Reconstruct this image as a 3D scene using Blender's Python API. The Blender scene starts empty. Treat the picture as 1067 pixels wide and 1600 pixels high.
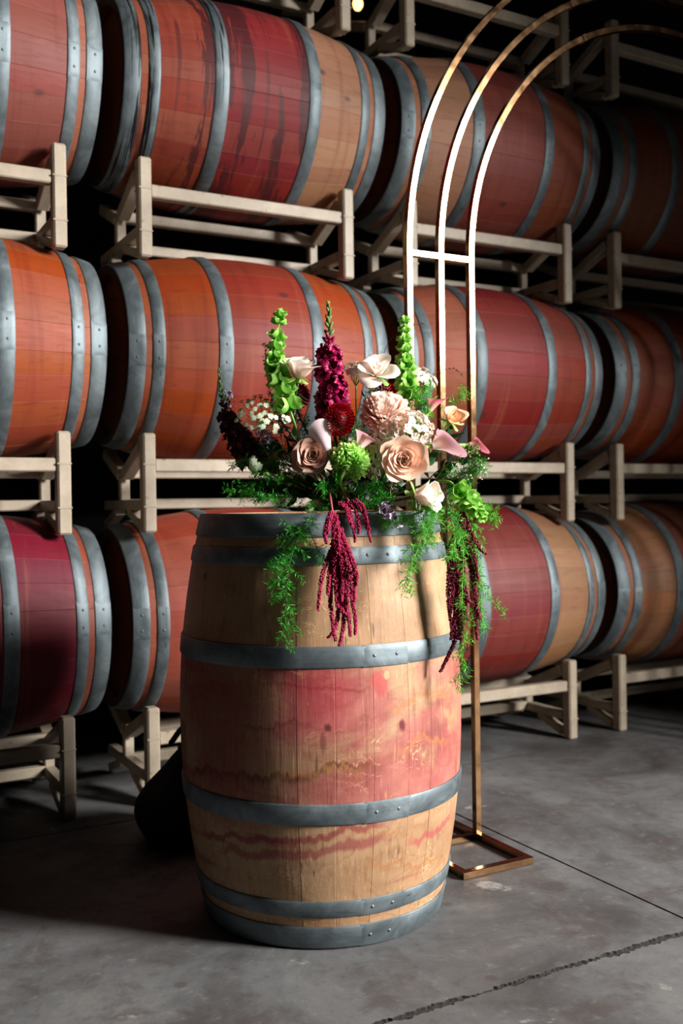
import bpy, math, random
from mathutils import Vector, Matrix
from math import sin, cos, pi, sqrt, radians

S = bpy.context.scene
COL = S.collection

# ------------------------------------------------------------------ camera
FPX = 1556.0
cam_d = bpy.data.cameras.new('camera')
cam = bpy.data.objects.new('camera', cam_d)
COL.objects.link(cam)
cam_d.sensor_fit = 'VERTICAL'
cam_d.sensor_height = 36.0
cam_d.lens = 36.0 * FPX / 1600.0
cam_d.clip_start = 0.05
CAM_M = Matrix.Translation((0, 0, .99)) @ (Matrix.Rotation(radians(90 - .42), 4, 'X') @ Matrix.Rotation(radians(-.8), 4, 'Z'))
cam.matrix_world = CAM_M
cam_d.dof.use_dof = True
cam_d.dof.focus_distance = 2.3
cam_d.dof.aperture_fstop = 3.0
S.camera = cam

def at(px, py, Y):
    """the point of the room seen at pixel (px, py), Y metres in front of the camera"""
    d = CAM_M.to_3x3() @ Vector(((px - 533.5) / FPX, (800 - py) / FPX, -1))
    return Vector((0, 0, .99)) + d * (Y / d.y)

# ------------------------------------------------------------------ world, light, exposure
w = bpy.data.worlds.new('room_air'); S.world = w
w.use_nodes = True
bg = w.node_tree.nodes['Background']
bg.inputs[0].default_value = (.55, .75, 1, 1)
bg.inputs[1].default_value = .0012

def area(name, loc, target, sx, sy, power, color):
    l = bpy.data.lights.new(name, 'AREA'); l.shape = 'RECTANGLE'; l.size = sx; l.size_y = sy
    l.energy = power; l.color = color
    o = bpy.data.objects.new(name, l); COL.objects.link(o)
    o.location = loc
    o.rotation_euler = (Vector(target) - Vector(loc)).to_track_quat('-Z', 'Y').to_euler()
    return o
# daylight through the opening shaped in the unseen right-hand wall
DAY = area('daylight', (6.25, .28, 3.5), (.2, 2.75, 1.3), 1.5, 2.2, 2000, (1, .98, .95))

vs = S.view_settings
S.display_settings.display_device = 'sRGB'
vs.view_transform = 'Standard'; vs.look = 'None'; vs.gamma = 1; vs.use_curve_mapping = False
vs.exposure = 0.0

# ------------------------------------------------------------------ helpers
def L(r, g, b):
    f = lambda c: (c / 255 / 12.92) if c / 255 <= .04045 else ((c / 255 + .055) / 1.055) ** 2.4
    return (f(r), f(g), f(b), 1)

class NT:
    def __init__(s, name):
        s.m = bpy.data.materials.new(name); s.m.use_nodes = True
        s.t = s.m.node_tree; s.n = s.t.nodes; s.b = s.n['Principled BSDF']; s.out = s.n['Material Output']
    def add(s, t, **k):
        n = s.n.new(t)
        for a, v in k.items(): setattr(n, a, v)
        return n
    def link(s, a, b): s.t.links.new(a, b)
    def set(s, sock, v):
        if hasattr(v, 'is_output'): s.link(v, sock)
        elif v is not None: sock.default_value = v
    def math(s, op, a, b=None, c=None, clamp=False):
        n = s.add('ShaderNodeMath', operation=op, use_clamp=clamp)
        for i, v in enumerate((a, b, c)):
            if v is not None: s.set(n.inputs[i], v)
        return n.outputs[0]
    def mix(s, f, a, b, mode='MIX'):
        n = s.add('ShaderNodeMix', data_type='RGBA', blend_type=mode)
        s.set(n.inputs[0], f); s.set(n.inputs[6], a); s.set(n.inputs[7], b)
        return n.outputs[2]
    def ramp(s, v, pts):
        n = s.add('ShaderNodeValToRGB'); r = n.color_ramp
        while len(r.elements) < len(pts): r.elements.new(.5)
        for e, (p, c) in zip(r.elements, pts):
            e.position = p; e.color = c if len(c) == 4 else (*c, 1)
        s.set(n.inputs[0], v); return n.outputs[0]
    def step(s, v, a, b):
        n = s.add('ShaderNodeMapRange', interpolation_type='SMOOTHSTEP')
        s.set(n.inputs[0], v); n.inputs[1].default_value = a; n.inputs[2].default_value = b
        return n.outputs[0]
    def noise(s, vec, scale=1, detail=4, rough=.55, dist=0):
        n = s.add('ShaderNodeTexNoise')
        s.set(n.inputs['Vector'], vec); n.inputs['Scale'].default_value = scale
        n.inputs['Detail'].default_value = detail; n.inputs['Roughness'].default_value = rough
        n.inputs['Distortion'].default_value = dist
        return n.outputs[0]
    def map(s, vec, scale=(1, 1, 1), loc=(0, 0, 0), rot=(0, 0, 0)):
        n = s.add('ShaderNodeMapping'); s.link(vec, n.inputs[0])
        n.inputs[1].default_value = loc; n.inputs[2].default_value = rot; n.inputs[3].default_value = scale
        return n.outputs[0]
    def obj(s): return s.add('ShaderNodeTexCoord').outputs['Object']
    def sep(s, v):
        n = s.add('ShaderNodeSeparateXYZ'); s.link(v, n.inputs[0]); return n.outputs
    def rnd(s): return s.add('ShaderNodeObjectInfo').outputs['Random']
    def bump(s, h, strength=.3, dist=.01):
        n = s.add('ShaderNodeBump'); n.inputs['Strength'].default_value = strength; n.inputs['Distance'].default_value = dist
        s.link(h, n.inputs['Height']); s.link(n.outputs[0], s.b.inputs['Normal'])
    def fin(s, color=None, rough=None, metal=None, spec=None):
        s.set(s.b.inputs['Base Color'], color)
        s.set(s.b.inputs['Roughness'], rough); s.set(s.b.inputs['Metallic'], metal)
        s.set(s.b.inputs['Specular IOR Level'], spec)
        return s.m

class MB:
    """collects verts and faces, builds ONE mesh"""
    def __init__(s): s.v = []; s.f = []; s.pv = []
    def add(s, vs, fs, pv=None):
        o = len(s.v); s.v += [tuple(p) for p in vs]; s.f += [tuple(i + o for i in f) for f in fs]
        s.pv += list(pv) if pv else [0.5] * len(vs)
        return s
    def box(s, c, d, M=None):
        c = Vector(c); h = Vector(d) / 2; vs = []
        for x in (-1, 1):
            for y in (-1, 1):
                for z in (-1, 1):
                    p = Vector((c.x + x * h.x, c.y + y * h.y, c.z + z * h.z)); vs.append(M @ p if M else p)
        return s.add(vs, [(0, 1, 3, 2), (4, 6, 7, 5), (0, 4, 5, 1), (2, 3, 7, 6), (0, 2, 6, 4), (1, 5, 7, 3)])
    def cbox(s, c, d, b, M=None):
        """box with chamfered edges"""
        h = [x / 2 for x in d]; vs = []; idx = {}
        for x in (-1, 1):
            for y in (-1, 1):
                for z in (-1, 1):
                    for a in range(3):
                        q = [x * h[0], y * h[1], z * h[2]]
                        for k in range(3):
                            if k != a: q[k] -= b * (x, y, z)[k]
                        p = Vector(c) + Vector(q); idx[(x, y, z, a)] = len(vs); vs.append(M @ p if M else p)
        fs = []
        for a in range(3):
            o1, o2 = [k for k in range(3) if k != a]
            for sg in (-1, 1):
                q = []
                for (p1, p2) in ((-1, -1), (1, -1), (1, 1), (-1, 1)):
                    k = [0, 0, 0]; k[a] = sg; k[o1] = p1; k[o2] = p2; q.append(idx[(*k, a)])
                fs.append(q)
            for p1 in (-1, 1):
                for p2 in (-1, 1):
                    k1 = [0, 0, 0]; k1[o1] = p1; k1[o2] = p2; k2 = list(k1); k1[a] = -1; k2[a] = 1
                    fs.append([idx[(*k1, o1)], idx[(*k2, o1)], idx[(*k2, o2)], idx[(*k1, o2)]])
        for x in (-1, 1):
            for y in (-1, 1):
                for z in (-1, 1): fs.append([idx[(x, y, z, a)] for a in range(3)])
        return s.add(vs, fs)
    def beam(s, p, q, wd, ht, b=.004, up=(0, 0, 1)):
        p = Vector(p); q = Vector(q); d = (q - p).normalized(); u = Vector(up)
        x = d.cross(u).normalized() if abs(d.dot(u)) < .99 else d.cross(Vector((1, 0, 0))).normalized()
        z = x.cross(d); M = Matrix((x, d, z)).transposed().to_4x4(); M.translation = (p + q) / 2
        return s.cbox((0, 0, 0), (wd, (q - p).length, ht), b, M)
    def tube(s, pts, r0, r1=None, n=6, cap=True, pv=None):
        pts = [Vector(p) for p in pts]; r1 = r0 if r1 is None else r1; N = len(pts); vs = []; fs = []
        t = (pts[1] - pts[0]).normalized(); a = t.orthogonal().normalized()
        for i, p in enumerate(pts):
            t = (pts[min(i + 1, N - 1)] - pts[max(i - 1, 0)]).normalized()
            a = (a - t * a.dot(t)).normalized(); b = t.cross(a); r = r0 + (r1 - r0) * i / (N - 1)
            vs += [p + (a * cos(2 * pi * k / n) + b * sin(2 * pi * k / n)) * r for k in range(n)]
        for i in range(N - 1):
            for k in range(n): fs.append((i * n + k, i * n + (k + 1) % n, (i + 1) * n + (k + 1) % n, (i + 1) * n + k))
        if cap: fs += [tuple(range(n))[::-1], tuple(range((N - 1) * n, N * n))]
        return s.add(vs, fs, [pv if pv is not None else .5] * len(vs))
    def grid(s, fn, nu, nv, pv=None):
        """fn(i/nu, j/nv) -> point"""
        vs = [fn(i / nu, j / nv) for j in range(nv + 1) for i in range(nu + 1)]
        fs = [(j * (nu + 1) + i, j * (nu + 1) + i + 1, (j + 1) * (nu + 1) + i + 1, (j + 1) * (nu + 1) + i) for j in range(nv) for i in range(nu)]
        return s.add(vs, fs, [(j / nv if pv is None else pv) for j in range(nv + 1) for i in range(nu + 1)])
    def blob(s, c, r, sq=(1, 1, 1), M=None, pv=.5):
        """20-sided small blob"""
        g = (1 + sqrt(5)) / 2; k = r / sqrt(1 + g * g); c = Vector(c)
        raw = [(-1, g, 0), (1, g, 0), (-1, -g, 0), (1, -g, 0), (0, -1, g), (0, 1, g), (0, -1, -g), (0, 1, -g), (g, 0, -1), (g, 0, 1), (-g, 0, -1), (-g, 0, 1)]
        vs = []
        for p in raw:
            q = Vector((p[0] * sq[0], p[1] * sq[1], p[2] * sq[2])) * k
            vs.append(c + (M @ q if M else q))
        fs = [(0, 11, 5), (0, 5, 1), (0, 1, 7), (0, 7, 10), (0, 10, 11), (1, 5, 9), (5, 11, 4), (11, 10, 2), (10, 7, 6), (7, 1, 8), (3, 9, 4), (3, 4, 2), (3, 2, 6), (3, 6, 8), (3, 8, 9), (4, 9, 5), (2, 4, 11), (6, 2, 10), (8, 6, 7), (9, 8, 1)]
        return s.add(vs, fs, [pv] * 12)
    def octa(s, c, r, pv=.5, st=1):
        c = Vector(c)
        vs = [c + Vector(p) * r for p in ((1, 0, 0), (-1, 0, 0), (0, 1, 0), (0, -1, 0), (0, 0, st), (0, 0, -st))]
        return s.add(vs, [(0, 2, 4), (2, 1, 4), (1, 3, 4), (3, 0, 4), (2, 0, 5), (1, 2, 5), (3, 1, 5), (0, 3, 5)], [pv] * 6)
    def lathe(s, prof, n=32, M=None, close=False):
        vs = []; fs = []; N = len(prof)
        for r, z in prof:
            for k in range(n):
                p = Vector((r * cos(2 * pi * k / n), r * sin(2 * pi * k / n), z)); vs.append(M @ p if M else p)
        for i in range(N if close else N - 1):
            j = (i + 1) % N
            for k in range(n): fs.append((i * n + k, i * n + (k + 1) % n, j * n + (k + 1) % n, j * n + k))
        return s.add(vs, fs)
    def data(s, name, m, smooth=True, sharp=None):
        d = bpy.data.meshes.new(name); d.from_pydata(s.v, [], s.f); d.materials.append(m)
        if smooth: d.polygons.foreach_set('use_smooth', [True] * len(d.polygons))
        a = d.attributes.new('pv', 'FLOAT', 'POINT'); a.data.foreach_set('value', s.pv)
        if sharp: d.set_sharp_from_angle(angle=radians(sharp))
        d.update(); return d

def ob(name, data, parent=None, M=None, **k):
    o = bpy.data.objects.new(name, data); COL.objects.link(o)
    if parent is not None: o.parent = parent
    if M is not None: o.matrix_local = M
    for a, v in k.items(): o[a] = v
    return o
def part(name, mb, m, parent, smooth=True, sharp=None, **k): return ob(name, mb.data(name, m, smooth, sharp), parent, **k)
def thing(name, label, cat, M=None, group=None):
    if M is not None and not isinstance(M, Matrix): M = Matrix.Translation(M)
    o = ob(name, None, None, M, label=label, category=cat); o.empty_display_size = .05
    if group: o['group'] = group
    return o
def struct(name, mb, m, smooth=False): return ob(name, mb.data(name, m, smooth), kind='structure')
def frame(z, origin=(0, 0, 0), spin=0):
    """a matrix whose local Z points along z"""
    z = Vector(z).normalized(); x = Vector((0, 0, 1)).cross(z)
    x = x.normalized() if x.length > 1e-3 else Vector((1, 0, 0)); y = z.cross(x)
    M = Matrix((x, y, z)).transposed().to_4x4(); M.translation = Vector(origin)
    return M @ Matrix.Rotation(spin, 4, 'Z')
def spline(pts, n):
    P = [Vector(p) for p in pts]; P = [P[0] * 2 - P[1]] + P + [P[-1] * 2 - P[-2]]; out = []
    m = len(P) - 3
    for i in range(n + 1):
        t = i / n * m; k = min(int(t), m - 1); t -= k; a, b, c, d = P[k:k + 4]
        out.append(.5 * ((2 * b) + (c - a) * t + (2 * a - 5 * b + 4 * c - d) * t * t + (3 * b - a - 3 * c + d) * t ** 3))
    return out

# the racks run along D; N points away from the viewer
D = Vector((.8788, .4772, 0)); NV = Vector((-.4772, .8788, 0)); UP = Vector((0, 0, 1))
def wall(t, n, z): return D * t + NV * n + UP * z
def wall_M(t, n, z):
    M = Matrix((D, NV, UP)).transposed().to_4x4(); M.translation = wall(t, n, z); return M

# ------------------------------------------------------------------ materials of the room
def m_concrete():
    s = NT('stained_concrete'); p = s.obj()
    a = s.noise(p, 1.6, 8, .62, .6); b = s.noise(s.map(p, loc=(7, 3, 1)), 5, 10, .7, .3); c = s.noise(p, 60, 4, .7)
    col = s.ramp(a, [(.32, L(54, 51, 51)), (.44, L(76, 75, 75)), (.55, L(92, 92, 92)), (.68, L(108, 107, 104))])
    col = s.mix(s.math('MULTIPLY', s.step(b, .50, .64), .55), col, L(62, 50, 48)); col = s.mix(s.step(s.noise(s.map(p, loc=(1, 8, 2)), 4, 9, .7, .4), .62, .70), col, L(136, 132, 128))
    col = s.mix(s.math('MULTIPLY', s.step(c, .55, .8), .35), col, L(60, 54, 52))
    f2 = s.noise(s.map(p, loc=(4, 4, 0)), 22, 8, .75, .2)
    col = s.mix(s.math('MULTIPLY', s.step(f2, .5, .72), .5), col, L(56, 50, 48)); col = s.mix(s.math('MULTIPLY', s.step(f2, .46, .3), .35), col, L(126, 124, 120))
    # short dark scuffs and round drips
    sc = s.noise(s.map(p, (4, 55, 1), rot=(0, 0, .6)), 1, 3, .6, .2); k = s.noise(s.map(p, loc=(3, 9, 0)), 3, 2)
    col = s.mix(s.math('MULTIPLY', s.step(sc, .69, .76), s.step(k, .5, .62)), col, L(52, 46, 45))
    sc2 = s.noise(s.map(p, (48, 3, 1), rot=(0, 0, .3)), 1, 3, .6, .2)
    col = s.mix(s.math('MULTIPLY', s.step(sc2, .7, .76), s.step(b, .45, .6)), col, L(56, 46, 46))
    v = s.add('ShaderNodeTexVoronoi'); s.link(p, v.inputs['Vector']); v.inputs['Scale'].default_value = 4.5
    col = s.mix(s.math('MULTIPLY', s.step(v.outputs['Distance'], .075, .05), .5), col, L(66, 54, 50))
    r = s.ramp(b, [(.3, (.5,) * 3), (.7, (.72,) * 3)])
    s.bump(s.math('ADD', s.math('MULTIPLY', c, .4), b), .12, .01)
    return s.fin(col, r, 0, .35)
def m_grit():
    s = NT('crumbled_joint'); n = s.noise(s.obj(), 120, 5, .8)
    s.bump(n, .8, .01); return s.fin(s.ramp(n, [(.35, L(12, 10, 10)), (.65, L(58, 50, 46))]), .95)
def m_plain(name, c, rough=.9, var=.25, scale=3):
    s = NT(name); n = s.noise(s.obj(), scale, 6)
    k = tuple(x * (1 - var) for x in c[:3]); k2 = tuple(min(1, x * (1 + var)) for x in c[:3])
    return s.fin(s.ramp(n, [(.3, k), (.7, k2)]), rough)
M_CONC = m_concrete(); M_GRIT = m_grit(); M_WALL = m_plain('dark_shed_wall', L(14, 13, 13)); M_ROOF = m_plain('dark_roof_sheet', L(10, 10, 11))

# ------------------------------------------------------------------ room: floor slabs with joints, walls, roof
R = random.Random(4)
floor = struct('floor', MB().box(wall(1.8, 2.2, -.021), (16, 14, .03)), M_GRIT)
def jag(p, q, amp, n):
    """points along an edge with a ragged offset built from several octaves"""
    oc = [(f, [R.uniform(-1, 1) for _ in range(int(n / f) + 3)], w_) for f, w_ in ((60, .5), (16, .45), (5, .4), (1, .35))]
    out = []
    for i in range(n + 1):
        t = i / n; s = 0
        for f, tab, w_ in oc:
            k = i / f; b = int(k); u = k - b; s += w_ * (tab[b] * (1 - u) + tab[b + 1] * u)
        out.append((p[0] + (q[0] - p[0]) * t, p[1] + (q[1] - p[1]) * t, amp * max(0, s * .8 + .42)))
    return out
def slab(t0, t1, n0, n1, g=(.004,) * 4, amp=(.001,) * 4):
    """edges g, amp: t0, t1, n0, n1"""
    def edge(a, b, n, gg, am, nx, ny): return [(x + nx * (gg + abs(r)), y + ny * (gg + abs(r))) for x, y, r in jag(a, b, am, n)][:-1]
    cnt = lambda l, am: max(2, int(l / (.006 if am > .004 else .03)))
    ring = edge((t0, n0), (t1, n0), cnt(t1 - t0, amp[2]), g[2], amp[2], 0, 1) + edge((t1, n0), (t1, n1), cnt(n1 - n0, amp[1]), g[1], amp[1], -1, 0) + \
           edge((t1, n1), (t0, n1), cnt(t1 - t0, amp[3]), g[3], amp[3], 0, -1) + edge((t0, n1), (t0, n0), cnt(n1 - n0, amp[0]), g[0], amp[0], 1, 0)
    n = len(ring); mb = MB()
    mb.add([wall(x, y, 0) for x, y in ring] + [wall(x, y, -.007) for x, y in ring], [tuple(range(n))] + [(i, i + n, (i + 1) % n + n, (i + 1) % n) for i in range(n)])
    o = part('slab', mb, M_CONC, floor, smooth=False); o.data.materials.append(M_GRIT)
    for f in o.data.polygons[1:]: f.material_index = 1
A, B, C = 1.82, 1.63, 3.09
TT = [-4, -.9, A, 5.5, 8]
for i in range(4):
    slab(TT[i], TT[i + 1], -3, B, amp=(.001, .001, .001, .014), g=(.003, .003, .004, .001))
    slab(TT[i], TT[i + 1], B, C, amp=(.0015, .0015, .012, .001), g=(.003, .003, .001, .003))
    slab(TT[i], TT[i + 1], C, 8, amp=(.0015, .0015, .001, .001), g=(.003,) * 4)
struct('wall_back', MB().box((0, .06, 2.5), (14, .12, 5), wall_M(1.8, 4.5, 0)), M_WALL)
struct('ceiling', MB().box((0, 0, 0), (14, 9, .1), wall_M(1.8, .4, 5.05)), M_ROOF)

# unseen wall square to the daylight; slanted opening added to shade upper right barrels
QD = Vector((.3780, .9258, 0)); WD = Vector((.9258, -.3780, 0))
def q_pt(q, d, z): return QD * q + WD * d + UP * z
WALL_D = 2.75
def blocker_wall():
    q0, q1, qm, zl, zm, zr = .2, 3.38, 2.3, 4.8, 4.2, 2.0
    mb = MB()
    for d in (WALL_D, WALL_D + .12):
        for poly in (((-5, 0), (q0, 0), (q0, zl), (q0, 5), (-5, 5)), ((q1, 0), (9, 0), (9, 5), (q1, 5), (q1, zr)),
                     ((q0, zl), (qm, zm), (qm, 5), (q0, 5)), ((qm, zm), (q1, zr), (q1, 5), (qm, 5))):
            mb.add([q_pt(q, d, z) for q, z in poly], [tuple(range(len(poly)))])
    rim = [(q0, 0), (q0, zl), (qm, zm), (q1, zr), (q1, 0)]
    for a, b in zip(rim, rim[1:]):
        mb.add([q_pt(a[0], WALL_D, a[1]), q_pt(b[0], WALL_D, b[1]), q_pt(b[0], WALL_D + .12, b[1]), q_pt(a[0], WALL_D + .12, a[1])], [(0, 1, 2, 3)])
    struct('light_blocker_wall_right', mb, M_WALL)
blocker_wall()
# ------------------------------------------------------------------ barrels
BX, BY = -.058, 2.5                        # the upright barrel
BL = .97                                   # length
def prof(z): return .35 - .060 * (abs(z) / (BL / 2)) ** 2.0
HOOPS = [(-.4845, -.432), (-.409, -.371), (-.195, -.148), (.148, .195), (.371, .409), (.432, .4845)]
NS = 26
rs = random.Random(11)
wd = [rs.uniform(.75, 1.3) for _ in range(NS)]; tot = sum(wd); ANG = [0]
for x in wd: ANG.append(ANG[-1] + x / tot * 2 * pi)
def stave_mb(k):
    mb = MB(); a0, a1 = ANG[k] + .0002, ANG[k + 1] - .0002; nz = 14; th = .024; off = rs.uniform(-.0004, .0004)
    ring = []
    for j in range(nz + 1):
        z = -BL / 2 + BL * j / nz; r = prof(z) + off; e = .0011 / r
        seg = [(a0 + e + (a1 - a0 - 2 * e) * k / 5, r) for k in range(6)]
        for a, q in [(a0, r - .0006)] + seg + [(a1, r - .0006), (a1, r - th), (a0, r - th)]:
            ring.append((q * cos(a), q * sin(a), z))
    fs = []; m = 10
    for j in range(nz):
        for i in range(m):
            fs.append((j * m + i, j * m + (i + 1) % m, (j + 1) * m + (i + 1) % m, (j + 1) * m + i))
    fs += [tuple(range(m))[::-1], tuple(range(nz * m, nz * m + m))]
    return mb.add(ring, fs)
def hoop_mb(z0, z1):
    t = .0035; g = .0012; P = []
    zs = [z0, z0 + .004, (z0 + z1) / 2, z1 - .004, z1]
    P = [(prof(z0) - .004, z0)] + [(prof(z) + g + (t if 0 < i < 4 else t * .35), z) for i, z in enumerate(zs)] + [(prof(z1) - .004, z1)]
    return MB().lathe(P, 72)
def rivet_mb(z0, z1, a):
    mb = MB(); z = (z0 + z1) / 2
    for a, dz in ((a, 0),):
        r = prof(z) + .0045; M = frame((cos(a), sin(a), 0), (r * cos(a), r * sin(a), z + dz))
        mb.lathe([(.0046, -.002), (.0044, .001), (.003, .0022), (.0005, .003)], 10, M)
    return mb
def lap_mb(z0, z1):
    """the overlapping end of the hoop strip"""
    mb = MB(); a0, a1 = 1.22, 1.56
    def f(u, v):
        z = z0 + (z1 - z0) * v; a = a0 + (a1 - a0) * u; r = prof(z) + .0012 + .0036 + .0007 * (1 if 0 < v < 1 and 0 < u < 1 else -1.5)
        return (r * cos(a), r * sin(a), z)
    return mb.grid(f, 12, 6)
def head_boards(z, sgn):
    """planks of the barrel head, clipped to the disc"""
    R0 = prof(z) - .022; out = []; n = 6; e = [-R0 + 2 * R0 * i / n for i in range(n + 1)]
    for i in range(n):
        x0, x1 = e[i] + .0012, e[i + 1] - .0012; pts = []
        for q in range(9):
            x = x0 + (x1 - x0) * q / 8; pts.append((x, sqrt(max(0, R0 * R0 - x * x))))
        ring = pts + [(x, -y) for x, y in pts[::-1]]; m = len(ring); mb = MB()
        mb.add([(x, y, z) for x, y in ring] + [(x, y, z - sgn * .02) for x, y in ring],
               [tuple(range(m)) if sgn > 0 else tuple(range(m))[::-1], tuple(range(m, 2 * m))[::-1] if sgn > 0 else tuple(range(m, 2 * m))] + [(q, (q + 1) % m, (q + 1) % m + m, q + m) for q in range(m)])
        out.append(mb)
    return out

def m_steel(spilt=False):
    s = NT('wine_spilt_steel' if spilt else 'galvanised_steel'); p = s.obj(); sp = s.map(p, (5, 5, 5), loc=(1.3, 0, 0))
    a = s.noise(sp, 1.4, 6, .65, 1.2); b = s.noise(s.map(p, (3, 3, 160)), 1, 3); c = s.noise(p, 90, 3)
    col = s.ramp(a, [(.25, L(72, 80, 84)), (.5, L(106, 116, 120)), (.75, L(138, 147, 150))])
    col = s.mix(s.step(s.noise(s.map(p, (6, 6, 30), loc=(5, 2, 0)), 1, 6, .7, .8), .60, .72), col, L(70, 76, 80))
    if spilt: col = s.mix(s.step(s.noise(s.map(p, (2.2, 2.2, 70), loc=(4, 2, 1)), 1, 5, .65, .6), .50, .56), col, L(24, 16, 18))
    rg = s.math('ADD', s.math('MULTIPLY', a, .3), .46)
    s.bump(s.math('ADD', b, s.math('MULTIPLY', c, .3)), .10, .004)
    return s.fin(col, rg, .74)
def m_wood(name, cL, cC, cR, spill=0, dark=1.0):
    """barrel oak: colour left of, between and right of the bilge hoops; wine stains in bands around the barrel"""
    s = NT(name); p = s.obj(); x, y, z = s.sep(p)[:3]; r = s.rnd(); seed = random.Random(name).uniform(0, 50)
    col = s.mix(s.step(z, -.19, -.16), L(*cL), L(*cC)); col = s.mix(s.step(z, .16, .19), col, L(*cR))
    col = s.mix(s.math('MULTIPLY', s.step(s.math('ABSOLUTE', z), .385, .40), .55), col, L(210, 134, 100))
    r1 = s.math('FRACT', s.math('MULTIPLY', r, 7.31)); r2 = s.math('FRACT', s.math('MULTIPLY', r, 23.7))
    # each stave of its own: paler, darker, more orange
    hs = s.add('ShaderNodeHueSaturation'); s.link(col, hs.inputs['Color'])
    s.link(s.math('ADD', .494, s.math('MULTIPLY', r1, .010)), hs.inputs['Hue'])
    s.link(s.math('ADD', 1.0, s.math('MULTIPLY', r2, .12)), hs.inputs['Saturation'])
    s.link(s.math('ADD', .37, s.math('MULTIPLY', r, .09)), hs.inputs['Value']); col = hs.outputs[0]
    bands = s.noise(s.map(p, (1.6, 1.6, 22), loc=(seed, 0, 0)), 1, 5, .6, .4)
    col = s.mix(s.math('MULTIPLY', s.step(bands, .52, .7), .45), col, s.mix(1, col, L(205, 140, 132), 'MULTIPLY'))
    col = s.mix(s.math('MULTIPLY', s.step(bands, .44, .30), .22), col, L(150, 92, 62))
    grain = s.noise(s.map(p, (75, 75, 3.2), loc=(0, seed, 0)), 1, 6, .65, .3)
    col = s.mix(s.math('MULTIPLY', s.step(grain, .5, .72), .35), col, s.mix(1, col, L(150, 95, 85), 'MULTIPLY'))
    blot = s.noise(s.map(p, (5, 5, 9), loc=(0, 0, seed)), 1, 6, .7, .5)
    col = s.mix(s.step(blot, .66, .74), col, s.mix(1, col, L(140, 80, 85), 'MULTIPLY'))
    if spill:
        d1 = s.noise(s.map(p, (1.2, 1.2, 9), loc=(3, 1, seed)), 1, 6, .7, .9)
        edge = s.math('ABSOLUTE', s.math('SUBTRACT', s.math('ABSOLUTE', z), .17))
        msk = s.step(s.math('SUBTRACT', d1, s.math('MULTIPLY', edge, 1.3)), .40, .43)
        msk2 = s.step(s.noise(s.map(p, (2, 2, 40), loc=(9, 1, 0)), 1, 5), .6, .66)
        side = s.step(z, .2, .16)
        col = s.mix(s.math('MULTIPLY', s.math('MULTIPLY', s.math('MAXIMUM', msk, s.math('MULTIPLY', msk2, .7)), side), spill), col, L(60, 14, 18))
    col = s.mix(s.step(s.math('ABSOLUTE', z), .4835, .4845), col, L(44, 30, 20))
    kn = s.add('ShaderNodeTexVoronoi'); s.link(s.map(p, (6, 6, 3.5), loc=(seed, 0, 0)), kn.inputs['Vector']); kn.inputs['Scale'].default_value = 1
    col = s.mix(s.math('MULTIPLY', s.step(kn.outputs['Distance'], .10, .05), .7), col, L(48, 24, 24))
    s.bump(s.math('ADD', s.math('MULTIPLY', grain, .6), s.math('MULTIPLY', bands, .2)), .15, .006)
    return s.fin(col, s.math('ADD', .52, s.math('MULTIPLY', grain, .2)), 0, .35)
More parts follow.
